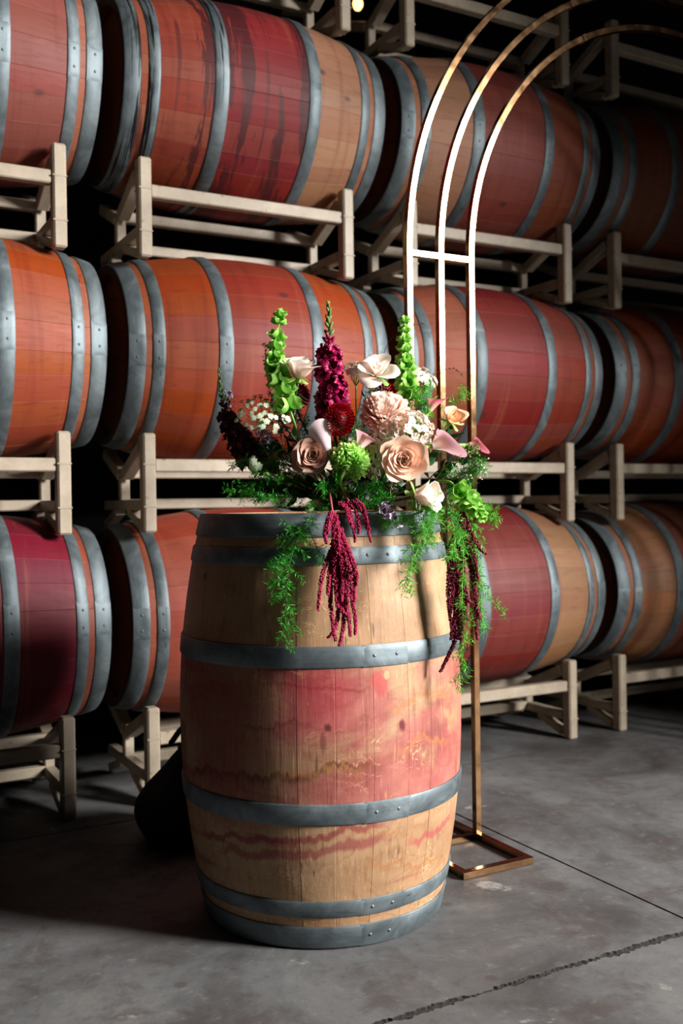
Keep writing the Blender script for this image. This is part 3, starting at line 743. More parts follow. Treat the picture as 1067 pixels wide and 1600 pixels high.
# ------------------------------------------------------------------ dahlias, chrysanthemum, carnation
def strap(dirv, side, up, Lp, W_, curl, cup, p0):
    """one narrow petal from p0 along dirv, curling towards up"""
    def f(u, v):
        s = u * 2 - 1; a = curl * v; 
        d = dirv * (Lp * (sin(a) / curl if abs(curl) > 1e-3 else v)) + up * (Lp * ((1 - cos(a)) / curl if abs(curl) > 1e-3 else 0))
        wv = W_ * (.45 + 1.1 * v - .95 * v ** 3) ; return p0 + d + side * s * wv + up * (cup * wv * s * s)
    return f
def ball_bloom(name, label, cat, pos, axis, R_, mat, n, pol, Lk, Wk, curl, cup, core, seed, sq=1., nu=2, nv=4, stem=True, droop=0):
    rr = random.Random(seed); root = thing(name, label, cat, frame(axis, pos, rr.uniform(0, 6))); mb = MB()
    for i in range(n):
        q = (i + .5) / n; th = i * 2.39996; ph = 2 * math.asin(min(1, sin(radians(pol) / 2) * sqrt(q)))
        d = Vector((sin(ph) * cos(th), sin(ph) * sin(th), cos(ph))); t = Vector((cos(ph) * cos(th), cos(ph) * sin(th), -sin(ph))); side = d.cross(t).normalized()
        Lp = R_ * Lk * (.75 + .25 * q) * rr.uniform(.88, 1.1); W_ = R_ * Wk * (.8 + .2 * q) * rr.uniform(.9, 1.1)
        p0 = d * R_ * core; p0.z *= sq
        dd = (d + t * .25 * rr.uniform(-.2, .6) - Vector((0, 0, droop * q ** 3))).normalized()
        mb.grid(strap(dd, side, -t, Lp, W_, curl * rr.uniform(.7, 1.2), cup, p0), nu, nv)
    part('petals', mb, mat, root, kind='stuff')
    part('heart', MB().blob((0, 0, 0), R_ * core * .8, (1, 1, sq)), P_BURG2 if mat is P_RED else mat, root)
    if stem: add_stem(root, Vector(pos) - Vector(axis).normalized() * R_ * .3, axis)
    return root
ball_bloom('dahlia', 'round deep red pompon dahlia below the magenta snapdragon', 'dahlia', at(529, 655, 2.28), TOC + UP * .45 + RT * .15, .0385, P_RED, 260, 140, .34, .085, .9, 1.1, .72, 2, 1, 4, 4)
ball_bloom('dahlia', 'dark maroon dahlia in shade below the upper left blush rose', 'dahlia', at(464, 618, 2.48), UP * .3 + RT - TOC * .4, .036, P_BURG2, 110, 130, .42, .13, .8, .8, .62, 5, 1, 2, 4)
ball_bloom('dahlia', 'red dahlia peeping out under the cream rose', 'dahlia', at(602, 617, 2.47), TOC * .6 + UP * .3 + RT * .5, .034, P_RED, 110, 130, .42, .13, .8, .8, .62, 6, 1, 2, 4)
ball_bloom('chrysanthemum', 'peach pink chrysanthemum with shaggy petals above the hydrangea', 'chrysanthemum', at(602, 648, 2.31), UP * .85 + TOC * .6 + RT * .12, .068, P_CHRYS, 330, 116, .72, .10, .95, .6, .28, 7, .8, 2, 6, droop=.5)
def carnation():
    rr = random.Random(3); pos = at(547, 722, 2.27); root = thing('carnation', 'lime green ruffled carnation between the mauve and the peach rose', 'carnation', frame(TOC + UP * .35, pos))
    for i in range(32):
        q = i / 31; th = i * 2.4; ph = .15 + q * 1.3; Lp = .037 * rr.uniform(.85, 1.1); p1, p2 = rr.uniform(0, 6), rr.uniform(0, 6)
        d = Vector((sin(ph) * cos(th), sin(ph) * sin(th), cos(ph))); t = Vector((cos(ph) * cos(th), cos(ph) * sin(th), -sin(ph))); sd = d.cross(t)
        def f(u, v):
            s = u * 2 - 1; wv = .004 + .027 * v ** 1.5
            rf_ = .0085 * v ** 1.5 * (sin(s * 9 + p1) + .5 * sin(s * 17 + p2))
            e = (t * (.35 + .6 * q) + d * (.75 - .35 * q)).normalized(); nn = sd.cross(e)
            return d * .014 + e * (Lp * .72 * v * (1 - .25 * s * s + .08 * sin(s * 23 + p2) * v)) + sd * s * wv + nn * (rf_ - .012 * v * v)
        part('petal', MB().grid(f, 20, 6), P_LIME, root)
    add_stem(root, pos, TOC + UP * .3, m=G_STEM)
carnation()

# ------------------------------------------------------------------ hydrangea
def floret_data(name, mat, n, Lp, W_, lift=.25, seed=0):
    mb = MB(); rr = random.Random(seed)
    for k in range(n):
        th = 2 * pi * k / n + rr.uniform(-.1, .1); d = Vector((cos(th), sin(th), lift)); sd = Vector((-sin(th), cos(th), 0)); ph = rr.uniform(-.3, .3)
        def f(u, v):
            s = u * 2 - 1; wv = W_ * sin(pi * min(.97, .12 + .80 * v)) ** .7
            return d * Lp * v * (1 - .12 * s * s) + sd * s * wv + Vector((0, 0, Lp * (.25 * s * s - .18 * v * v + ph * s * .4)))
        mb.grid(f, 4, 4)
    mb.octa((0, 0, Lp * .1), Lp * .12, .2)
    return mb.data(name, mat)
HYF = [floret_data('floret', P_HYD, 4, .0125, .0085, .3, k) for k in range(3)]
HYG = [floret_data('floret', P_HYDG, 4, .0115, .0078, .35, k) for k in range(3)]
def head_of(name, label, cat, pos, axis, R_, n, fl, pol=100, seed=1, sq=.8, sc=1., stemm=None):
    rr = random.Random(seed); root = thing(name, label, cat, frame(axis, pos))
    st = MB()
    for i in range(n):
        q = (i + .5) / n; ph = radians(pol) * sqrt(q); th = i * 2.39996
        d = Vector((sin(ph) * cos(th), sin(ph) * sin(th), cos(ph) * sq)); p = d * R_ * rr.uniform(.86, 1.05)
        dd = (d + Vector((rr.uniform(-.4, .4), rr.uniform(-.4, .4), rr.uniform(-.3, .3)))).normalized()
        st.tube([(0, 0, -R_ * .3), p * .5 + Vector((0, 0, -.1 * R_)), p], .0008, .0007, 4)
        ob('floret', rr.choice(fl), root, frame(dd, p, rr.uniform(0, 6)) @ Matrix.Scale(sc * rr.uniform(.85, 1.15), 4))
    part('stalks', st, G_STEM, root, kind='stuff')
    add_stem(root, pos, axis, m=stemm or G_STEM)
head_of('hydrangea', 'cream hydrangea head behind the peach garden rose', 'hydrangea', at(630, 682, 2.305), TOC + UP * .7 + RT * .1, .068, 84, HYF, 105, 2)
head_of('hydrangea', 'small greenish hydrangea left of the peach garden rose', 'hydrangea', at(586, 704, 2.31), TOC + UP * .1 - RT * .4, .040, 34, HYG, 100, 4)

# ------------------------------------------------------------------ calla lilies
def calla(label, pos, axis, R_, Lp, mat, spin, tip=.5, flare=1., seed=0, stemend=None, r0=.006):
    root = thing('calla_lily', label, 'calla lily', frame(axis, pos, spin))
    def f(u, v):
        a = (u * 2 - 1) * pi * 1.06; c = (1 + cos(a)) / 2      # a = 0 on the side of the tip
        r = r0 + (R_ - r0) * v ** 1.2 * (1 + .10 * a / pi)
        z = Lp * v * (.62 + .38 * c) + tip * Lp * .45 * (c ** 5) * v ** 3
        r += flare * R_ * (.55 * c ** 2 + .35 * c ** 9 + .25 * (1 - c)) * v ** 4; z -= flare * R_ * .42 * v ** 5 * (1 - .3 * c ** 6)
        return (r * cos(a), r * sin(a), z)
    part('spathe', MB().grid(f, 28, 14), mat, root)
    part('spadix', MB().tube([(0, 0, Lp * .1), (0, .001, Lp * .4), (0, 0, Lp * .68)], .003, .0018, 8), M_SPAD, root)
    part('throat', MB().lathe([(.003, -.012), (.0042, -.004), (.0066, .004), (.0085, .013)], 12), G_STEM, root)
    add_stem(root, Vector(pos) - Vector(axis).normalized() * .01, axis, .0042, G_STEM, .08, stemend)
calla('pink calla lily with pointed lip hanging right, below the apricot rose', at(674, 697, 2.27), RT * 1 + UP * .25 - TOC * .32, .029, .058, P_CALLA, -1.9, .8, .6, r0=.008)
calla('small rose pink calla lily at the far right in front of the gold leg', at(733, 695, 2.33), RT * .9 + UP * .05 - TOC * .15, .015, .034, P_CALLA2, -1.9, 1.0, .7)
calla('rose pink calla lily with pointed tip above the apricot rose', at(671, 642, 2.38), UP * .7 + RT * .45 - TOC * .1, .016, .044, P_CALLA2, -1.6, .9, .7)
calla('pale pink calla lily between the red dahlia and the hydrangea', at(561, 700, 2.262), UP * .7 + RT * .42 - TOC * .3, .026, .050, P_CALLA, -.6, .3, .45, r0=.008)
calla('pale mauve calla lily left of the red dahlia above the mauve rose', at(512, 706, 2.265), UP * 1 - RT * .38 - TOC * .28, .027, .066, P_CALLAW, .8, .2, .45, r0=.010)

# ------------------------------------------------------------------ snapdragons
def snap_floret(mat, seed):
    mb = MB(); rr = random.Random(seed)
    mb.lathe([(.0025, 0), (.0055, .004), (.0072, .010), (.0075, .016), (.006, .020)], 10)
    for th, Lp, W_ in ((.5, .016, .009), (-.5, .016, .009), (pi - .8, .014, .008), (pi, .015, .008), (pi + .8, .014, .008)):
        d = Vector((cos(th) * .8, sin(th) * .8, .55)).normalized(); sd = Vector((-sin(th), cos(th), 0)); p = rr.uniform(0, 6)
        def f(u, v):
            s = u * 2 - 1; wv = W_ * (.45 + .9 * v - .35 * v ** 3)
            return Vector((cos(th) * .005, sin(th) * .005, .016)) + d * Lp * v * (1 - .15 * s * s) + sd * s * wv + Vector((0, 0, .003 * v * sin(5 * s + p) - .006 * v * v * v))
        mb.grid(f, 6, 4)
    return mb.data('floret', mat)
def bud_data(mat): return MB().lathe([(.0005, 0), (.0022, .002), (.003, .006), (.0024, .010), (.0005, .013)], 8).data('bud', mat)
BUDG = bud_data(G_BUD)
def snapdragon(label, pts, mats, nfl, f0, f1, n_b, sc=1., seed=1, hang=.0):
    rr = random.Random(seed); path = spline(pts, 60); base = path[0]
    root = thing('snapdragon', label, 'snapdragon', Matrix.Translation(base)); loc = [p - base for p in path]
    part('stem', MB().tube(loc, .0028, .0010, 6), G_STEM, root)
    fl = [snap_floret(m, k) for k, m in enumerate(mats)]; bm = bud_data(mats[-1])
    for i in range(nfl):
        t = f0 + (f1 - f0) * (i / nfl); k = t * 60; p = loc[min(60, int(k))]; th = i * 2.3999 + rr.uniform(-.3, .3)
        d = Vector((cos(th), sin(th), .15 + .5 * (i / nfl) + hang))
        ob('floret', fl[i % len(fl)], root, frame(d, p, rr.uniform(-.3, .3)) @ Matrix.Scale(sc * (1.08 - .3 * i / nfl) * rr.uniform(.9, 1.1), 4))
    for i in range(n_b):
        q = i / n_b; t = f1 + (1 - f1) * q; p = loc[min(60, int(t * 60))]; th = i * 2.3999
        d = Vector((cos(th), sin(th), .7 + 1.5 * q)); ob('bud', bm if q < .3 else BUDG, root, frame(d, p, 0) @ Matrix.Scale(sc * (1.15 - .65 * q), 4))
snapdragon('tall magenta snapdragon rising in the middle with a green budded tip', [bowl_pt(at(520, 700, 2.40)), at(523, 700, 2.37), at(520, 640, 2.36), at(515, 560, 2.36), at(513, 470, 2.36)], [P_MAG, P_MAG, P_MAG], 32, .42, .79, 26, 1.65, 4)
snapdragon('dark burgundy snapdragon leaning out at the far left, green buds at its tip', [bowl_pt(at(400, 740, 2.45)), at(420, 745, 2.43), at(378, 700, 2.44), at(352, 645, 2.45), at(341, 575, 2.45)], [P_BURG, P_BURG], 30, .38, .74, 24, 1.3, 6)
snapdragon('burgundy snapdragon in shade behind the left white lace flower', [bowl_pt(at(400, 740, 2.45)), at(430, 745, 2.46), at(395, 705, 2.48), at(372, 680, 2.48), at(352, 668, 2.48)], [P_BURG, P_BURG], 26, .3, .9, 6, 1.3, 9)

# ------------------------------------------------------------------ bells of Ireland
def bell_data(seed, R_=.0155, H=.020):
    rr = random.Random(seed)
    def f(u, v):
        a = u * 2 * pi; r = .002 + (R_ - .002) * (1 - (1 - v) ** 2.4) ** .8 * (1 + .10 * v ** 3 * cos(5 * a))
        return (r * cos(a), r * sin(a) , H * v ** 1.15 + .0025 * v ** 4 * cos(5 * a + 1))
    mb = MB().grid(f, 20, 7)
    for k in range(4): mb.blob((.003 * cos(k * 1.6), .003 * sin(k * 1.6), .004), .0026, pv=.9)
    return mb.data('bell', P_BELL)
BELLS = [bell_data(k) for k in range(2)]
def bells(label, pts, whorls, t0, sc, seed, per=4, stem_r=.0034, spikes=True):
    rr = random.Random(seed); path = spline(pts, 60); base = path[0]
    root = thing('bells_of_ireland', label, 'green bells', Matrix.Translation(base)); loc = [p - base for p in path]
    part('stem', MB().tube(loc, stem_r, stem_r * .5, 7), G_STEM, root); sp = MB()
    for i in range(whorls):
        q = i / max(1, whorls - 1); t = t0 + (1 - t0) * q ** .85; k = min(59, int(t * 60)); p = loc[k]; ax = (loc[k + 1] - loc[k]).normalized()
        M = frame(ax, p, rr.uniform(0, 6))
        for j in range(per):
            th = 2 * pi * j / per + rr.uniform(-.25, .25); d = M.to_3x3() @ Vector((cos(th), sin(th), .35 + .8 * q))
            ob('bell', rr.choice(BELLS), root, frame(d, p + d.normalized() * .003, rr.uniform(0, 6)) @ Matrix.Scale(sc * (1.05 - .5 * q) * rr.uniform(.9, 1.1), 4))
            if spikes and j % 2 == 0:
                e = M.to_3x3() @ Vector((cos(th + .7), sin(th + .7), .5)); sp.tube([p, p + e * .012, p + e * .022 * (1 - .3 * q)], .0007, .0002, 4)
    if spikes: part('bract', sp, G_STEM, root, kind='stuff')
bells('tall green bells of Ireland spike at the left, curving beside the blush rose', [bowl_pt(at(490, 745, 2.36)), at(476, 705, 2.33), at(458, 655, 2.335), at(440, 600, 2.34), at(430, 555, 2.34), at(438, 490, 2.345)], 10, .48, 1.25, 3, 3)
bells('green bells of Ireland spike standing before the left gold leg', [bowl_pt(at(630, 700, 2.45)), at(640, 690, 2.43), at(638, 620, 2.42), at(633, 570, 2.42), at(632, 500, 2.42)], 9, .50, 1.1, 5, 4)
bells('green bells of Ireland tip nodding out at the lower right', [bowl_pt(at(690, 780, 2.4)), at(690, 752, 2.28), at(716, 768, 2.25), at(735, 785, 2.25), at(752, 806, 2.25)], 5, .5, 1.15, 8, 4)

# ------------------------------------------------------------------ lace flowers
def umbellet_data(mat, n, R_, seed):
    rr = random.Random(seed); mb = MB(); st = MB()
    for i in range(n):
        r = R_ * sqrt((i + .5) / n); th = i * 2.39996; c = Vector((r * cos(th), r * sin(th), .002 - r * r * 18)); s0 = rr.uniform(0, 6); k = .0033
        mb.tube([(0, 0, -R_ * 1.1), tuple(c)], .00035, .00035, 3, False, .1)
        for j in range(5):
            a = s0 + j * 1.2566; d = Vector((cos(a), sin(a), .1)); sd = Vector((-sin(a), cos(a), 0))
            mb.add([c, c + d * k * .65 + sd * k * .5, c + d * k * 1.1, c + d * k * .65 - sd * k * .5], [(0, 1, 2, 3)], [.6] * 4)
        mb.octa(c + Vector((0, 0, .0004)), .0009, 1)
    return mb.data('umbellet', mat)
UMW = [umbellet_data(P_LACE, 16, .0095, k) for k in range(3)]; UMC = [umbellet_data(P_LACEC, 14, .0085, k) for k in range(3)]
def lace(label, pos, axis, R_, n, um, seed, dome=.5, sc=1., stalk=.045, end=None):
    rr = random.Random(seed); root = thing('lace_flower', label, 'lace flower', frame(axis, pos)); st = MB()
    for i in range(n):
        r = R_ * sqrt((i + .5) / n) * rr.uniform(.93, 1.07); th = i * 2.39996 + rr.uniform(-.2, .2)
        p = Vector((r * cos(th), r * sin(th), dome * (R_ - r * r / R_) * .6 + rr.uniform(-.006, .006)))
        d = Vector((p.x * .9, p.y * .9, R_)).normalized()
        st.tube(spline([(0, 0, -stalk), p * .5 + Vector((0, 0, -stalk * .55)), p - d * .008], 5), .0006, .0005, 4)
        ob('umbellet', rr.choice(um), root, frame(d, p, rr.uniform(0, 6)) @ Matrix.Scale(sc * rr.uniform(.85, 1.15), 4))
    part('stalks', st, G_STEM, root, kind='stuff')
    add_stem(root, Vector(pos) - Vector(axis).normalized() * stalk, axis, .0018, G_STEM, .06, end)
lace('white lace flower dome at the left above the dark foliage', at(412, 646, 2.34), TOC * .9 + UP * .7 + RT * .1, .064, 48, UMW, 1, .6, .66)
lace('flat cream lace flower touching the cream rose on its left', at(556, 578, 2.39), UP * .8 + TOC * .6, .032, 24, UMC, 2, .3, .9)
lace('cream lace flower behind the right green bells, before the gold legs', at(660, 588, 2.52), UP * .8 + TOC * .5 + RT * .45, .042, 30, UMC, 3, .3, .9)
lace('small white lace flower beside the mauve rose, low at the left', at(396, 726, 2.29), TOC * .8 - RT * .5 - UP * .1, .015, 8, UMW, 5, .4, .8, .025, at(450, 700, 2.31))

# ------------------------------------------------------------------ trailing amaranth
def amaranth(label, base, strands, mat, seed, r=.0043, stub=None):
    rr = random.Random(seed); base = Vector(base); root = thing('amaranth', label, 'amaranth', Matrix.Translation(base))
    for pts, rk_ in strands:
        path = spline(pts, 80); ln = sum((path[i + 1] - path[i]).length for i in range(80)); n = max(12, int(ln / .0022)); mb = MB()
        for i in range(n):
            t = i / n; k = t * 80; j = min(79, int(k)); p = path[j].lerp(path[j + 1], k - j) - base
            R_ = r * rk_ * (1.05 - .55 * t ** 2.5)
            for q in range(5):
                a = rr.uniform(0, 2 * pi); o = Vector((cos(a), sin(a), rr.uniform(-.4, .4))) * R_ * rr.uniform(.75, 1.1)
                mb.octa(p + o, .0019 * rr.uniform(.7, 1.25) * min(1, rk_ + .2), rr.uniform(.1, 1), 1.2)
        mb.tube([p - base for p in path[::8]], r * rk_ * .75, r * rk_ * .35, 5, True, .1)
        part('tassel', mb, mat, root, smooth=False)
    part('stem', MB().tube([p - base for p in spline(stub, 8)], .0026, .0022, 6), m_petal('amaranth_stem', (180, 70, 84), (206, 96, 104), .1), root)
def YB(z): return BY - .355 + .9 * max(0, abs(z - .49) - .1) ** 2 * .3      # a little before the barrel front
def S_(l, Y0=2.17, Y1=2.115):
    n = len(l); return [at(x, y, Y0 + (Y1 - Y0) * min(1, i / max(1, n - 1) * 1.3)) for i, (x, y) in enumerate(l)]
ama1 = [([(520, 802), (524, 850), (532, 910), (528, 960), (522, 985), (512, 997)], 1.0), ([(524, 805), (530, 860), (538, 930), (536, 980), (530, 1010)], 1.0),
        ([(527, 815), (536, 870), (540, 930), (545, 965), (547, 995)], .9), ([(532, 825), (544, 870), (549, 930), (555, 965), (555, 992)], .9),
        ([(532, 830), (545, 860), (552, 890), (554, 925), (554, 940)], .85), ([(528, 830), (540, 868), (548, 895), (556, 890)], .9), ([(536, 840), (549, 870), (557, 895), (557, 915)], .85),
        ([(522, 830), (520, 880), (516, 930), (520, 975), (524, 1002)], 1.0), ([(517, 860), (506, 890), (500, 920), (497, 955)], .9),
        ([(515, 805), (508, 830), (510, 850)], 1.0), ([(519, 870), (514, 900), (512, 930)], 1.0), ([(523, 850), (528, 900), (533, 950), (541, 960)], 1.1), ([(526, 840), (535, 890), (533, 940)], 1.2),
        ([(520, 850), (524, 900), (527, 950)], 1.2), ([(530, 850), (541, 900), (542, 950), (544, 970)], 1.0), ([(517, 800), (514, 815), (512, 835)], 1.1)]
amaranth('crimson amaranth tassels hanging down the front of the upright barrel', at(519, 795, 2.2), [(S_(l), k) for l, k in ama1], P_AMA, 3, .0046, [at(515, 770, 2.24), at(519, 797, 2.19), at(523, 826, 2.165)])
ama2 = [([(535, 785), (546, 800), (553, 830), (555, 848)], .85), ([(545, 785), (556, 800), (561, 825), (560, 834)], .8), ([(552, 782), (564, 795), (572, 820), (580, 848)], .75), ([(530, 785), (540, 795), (546, 812), (551, 826)], .9),
        ([(556, 780), (568, 792), (573, 812), (578, 830)], .7)]
amaranth('short crimson amaranth tassels arching over the barrel rim', at(545, 780, 2.24), [(S_(l, 2.21, 2.185), k) for l, k in ama2], P_AMA, 4, .0044, [at(525, 765, 2.28), at(537, 772, 2.25), at(545, 783, 2.21)])
ama3 = [([(722, 800), (735, 830), (748, 855), (760, 866)], 1.2), ([(716, 805), (730, 840), (742, 875), (748, 912)], 1.0), ([(714, 830), (704, 870), (700, 930), (706, 985)], 1.1), ([(718, 830), (714, 880), (712, 940), (710, 1000), (700, 1025), (688, 1050)], 1.15),
        ([(722, 840), (724, 900), (730, 935), (742, 945)], 1.0), ([(720, 850), (724, 910), (728, 960), (733, 968)], 1.0), ([(726, 850), (738, 890), (744, 940), (750, 968)], .9), ([(728, 860), (741, 920), (744, 980), (746, 1000)], .9),
        ([(718, 800), (722, 812), (724, 826)], 1.5), ([(714, 850), (708, 900), (705, 960)], 1.2), ([(716, 870), (718, 930), (716, 1000)], 1.1), ([(719, 890), (723, 950), (720, 1010)], 1.0), ([(716, 880), (712, 950), (704, 1000)], 1.1),
        ([(712, 830), (703, 850), (699, 862)], .8)]
amaranth('dark red amaranth tassels mixed with fern hanging beside the barrel right edge', at(718, 795, 2.25), [(S_(l, 2.25, 2.24), k) for l, k in ama3], P_AMAD, 5, .0046, [at(705, 770, 2.3), at(714, 785, 2.27), at(720, 805, 2.25)])

# ------------------------------------------------------------------ ferns
def fern(label, pts, nbr, blen, mat, seed, nl=.0145, dens=.0044, spread=1., hang=.4, t0=.08, wdt=.00085):
    rr = random.Random(seed); path = spline(pts, 60); base = path[0].copy()
    root = thing('asparagus_fern', label, 'fern', Matrix.Translation(base)); loc = [p - base for p in path]
    st = MB().tube(loc[::3], .0011, .0006, 5); nd = MB()
    def needles(pp):
        n = len(pp) - 1; ln = sum((pp[i + 1] - pp[i]).length for i in range(n)); m = max(3, int(ln / dens))
        for i in range(m):
            k = (i + rr.random()) / m * n; j = min(n - 1, int(k)); p = pp[j].lerp(pp[j + 1], k - j); t = (pp[j + 1] - pp[j]).normalized()
            for q in range(3):
                a = t.orthogonal(); a.rotate(Matrix.Rotation(rr.uniform(0, 6.28), 3, t))
                d = (t * rr.uniform(.4, .9) + a.normalized()).normalized(); l = nl * rr.uniform(.6, 1.2); s = d.orthogonal(); s.rotate(Matrix.Rotation(rr.uniform(0, 6.28), 3, d)); s = s.normalized() * wdt * rr.uniform(.8, 1.3)
                c = rr.uniform(0, 1); md = p + d * l * .5 + Vector((0, 0, -.0006)); 
                nd.add([p, md + s, p + d * l + Vector((0, 0, -.001)), md - s], [(0, 1, 2), (0, 2, 3)], [c] * 4)
    for i in range(nbr):
        t = t0 + (1 - t0) * (i + rr.random()) / nbr; k = min(59, int(t * 60)); p = loc[k]; ax = (loc[k + 1] - loc[k]).normalized()
        a = ax.orthogonal(); a.rotate(Matrix.Rotation(rr.uniform(0, 6.28), 3, ax)); l = blen * rr.uniform(.5, 1.15) * (1 - .55 * t)
        d = (ax * rr.uniform(.3, .9) + a.normalized() * spread).normalized(); g = Vector((0, 0, -hang))
        pp = [p, p + d * l * .5 + g * l * .12, p + d * l + g * l * .45]; pp = spline(pp, 6)
        st.tube(pp[::2], .0005, .0003, 3); needles(pp)
    needles(loc[int(60 * max(t0, .15))::4])
    part('stem', st, G_STEM if mat is G_FERNL else G_DARK, root); part('needles', nd, mat, root, kind='stuff')
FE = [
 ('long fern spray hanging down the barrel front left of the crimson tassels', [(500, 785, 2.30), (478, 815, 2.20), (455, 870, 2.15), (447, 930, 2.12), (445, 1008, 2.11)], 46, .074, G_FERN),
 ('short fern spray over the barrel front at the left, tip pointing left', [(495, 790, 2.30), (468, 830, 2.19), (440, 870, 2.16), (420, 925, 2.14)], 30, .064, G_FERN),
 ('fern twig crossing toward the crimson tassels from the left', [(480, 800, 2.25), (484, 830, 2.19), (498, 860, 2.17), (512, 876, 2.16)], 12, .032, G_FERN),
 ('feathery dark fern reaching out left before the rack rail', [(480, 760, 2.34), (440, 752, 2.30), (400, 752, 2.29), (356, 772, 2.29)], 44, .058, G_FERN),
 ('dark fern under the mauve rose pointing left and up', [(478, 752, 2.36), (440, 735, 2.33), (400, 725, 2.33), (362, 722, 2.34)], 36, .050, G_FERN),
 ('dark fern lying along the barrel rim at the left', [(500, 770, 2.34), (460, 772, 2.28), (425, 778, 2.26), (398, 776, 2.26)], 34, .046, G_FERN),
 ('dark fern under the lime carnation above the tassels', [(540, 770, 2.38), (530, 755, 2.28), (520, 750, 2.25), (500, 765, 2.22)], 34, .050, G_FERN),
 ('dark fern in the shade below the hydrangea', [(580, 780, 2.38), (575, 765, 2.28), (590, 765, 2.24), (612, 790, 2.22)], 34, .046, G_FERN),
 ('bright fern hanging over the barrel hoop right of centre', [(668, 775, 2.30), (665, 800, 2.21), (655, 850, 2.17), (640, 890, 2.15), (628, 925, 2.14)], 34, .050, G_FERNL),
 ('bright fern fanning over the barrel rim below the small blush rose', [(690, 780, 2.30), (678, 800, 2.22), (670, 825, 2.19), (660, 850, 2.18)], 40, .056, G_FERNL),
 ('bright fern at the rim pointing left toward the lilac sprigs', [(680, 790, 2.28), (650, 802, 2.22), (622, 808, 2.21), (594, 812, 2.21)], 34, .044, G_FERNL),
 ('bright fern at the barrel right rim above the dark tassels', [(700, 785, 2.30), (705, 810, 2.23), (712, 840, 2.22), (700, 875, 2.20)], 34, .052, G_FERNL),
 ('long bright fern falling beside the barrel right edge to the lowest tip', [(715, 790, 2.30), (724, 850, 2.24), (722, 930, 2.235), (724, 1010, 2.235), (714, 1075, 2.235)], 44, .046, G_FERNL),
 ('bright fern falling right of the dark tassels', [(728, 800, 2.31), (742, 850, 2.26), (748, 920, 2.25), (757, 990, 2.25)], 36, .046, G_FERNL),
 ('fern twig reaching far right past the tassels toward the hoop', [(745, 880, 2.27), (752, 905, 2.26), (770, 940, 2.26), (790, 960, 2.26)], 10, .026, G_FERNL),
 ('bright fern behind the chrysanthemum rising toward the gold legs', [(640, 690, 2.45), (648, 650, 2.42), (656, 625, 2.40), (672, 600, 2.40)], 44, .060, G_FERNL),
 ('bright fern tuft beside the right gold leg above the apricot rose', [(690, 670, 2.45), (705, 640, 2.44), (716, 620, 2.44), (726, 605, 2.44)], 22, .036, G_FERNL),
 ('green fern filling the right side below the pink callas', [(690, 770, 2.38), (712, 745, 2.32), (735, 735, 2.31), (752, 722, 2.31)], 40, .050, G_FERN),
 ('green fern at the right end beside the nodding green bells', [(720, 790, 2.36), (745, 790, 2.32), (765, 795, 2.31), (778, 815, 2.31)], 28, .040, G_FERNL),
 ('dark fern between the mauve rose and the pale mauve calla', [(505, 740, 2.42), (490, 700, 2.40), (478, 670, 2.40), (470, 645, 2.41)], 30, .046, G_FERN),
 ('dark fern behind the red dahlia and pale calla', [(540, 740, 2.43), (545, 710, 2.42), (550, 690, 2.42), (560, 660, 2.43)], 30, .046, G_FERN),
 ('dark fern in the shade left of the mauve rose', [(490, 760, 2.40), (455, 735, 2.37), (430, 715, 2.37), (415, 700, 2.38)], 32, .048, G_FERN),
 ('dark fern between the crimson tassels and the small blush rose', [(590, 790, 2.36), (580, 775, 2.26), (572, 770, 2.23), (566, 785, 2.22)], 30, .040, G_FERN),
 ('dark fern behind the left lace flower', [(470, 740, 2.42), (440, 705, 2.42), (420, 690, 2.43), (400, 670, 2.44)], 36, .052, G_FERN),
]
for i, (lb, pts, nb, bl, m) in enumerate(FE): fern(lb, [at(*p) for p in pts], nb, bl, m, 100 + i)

# ------------------------------------------------------------------ leafy sprigs, lilac sprigs, seed sprays, twigs
def leaf_data(Lp, W_, seed):
    def f(u, v):
        s = u * 2 - 1; wv = W_ * sin(pi * min(.985, .02 + .96 * v ** .85)); return Vector((Lp * v, s * wv, .25 * wv * abs(s) - Lp * .18 * v * v))
    return MB().grid(f, 4, 7).data('leaf', G_LEAF)
LEAF = [leaf_data(.040, .011, 0), leaf_data(.030, .010, 1)]
def sprig(label, pts, n, sc, seed):
    rr = random.Random(seed); path = spline(pts, 40); base = path[0]; root = thing('leafy_sprig', label, 'foliage', Matrix.Translation(base)); loc = [p - base for p in path]
    part('stem', MB().tube(loc[::2], .0016, .0009, 5), G_DARK, root)
    for i in range(n):
        t = .15 + .85 * i / (n - 1); k = min(39, int(t * 40)); ax = (loc[k + 1] - loc[k]).normalized(); a = ax.orthogonal(); a.rotate(Matrix.Rotation(i * 2.2 + rr.uniform(-.4, .4), 3, ax))
        d = (ax * .7 + a.normalized()).normalized(); z = ax.cross(d).cross(d).normalized(); y = z.cross(d)
        M = Matrix((d, y, z)).transposed().to_4x4(); M.translation = loc[k]
        ob('leaf', LEAF[i % 2], root, M @ Matrix.Scale(sc * rr.uniform(.75, 1.15), 4))
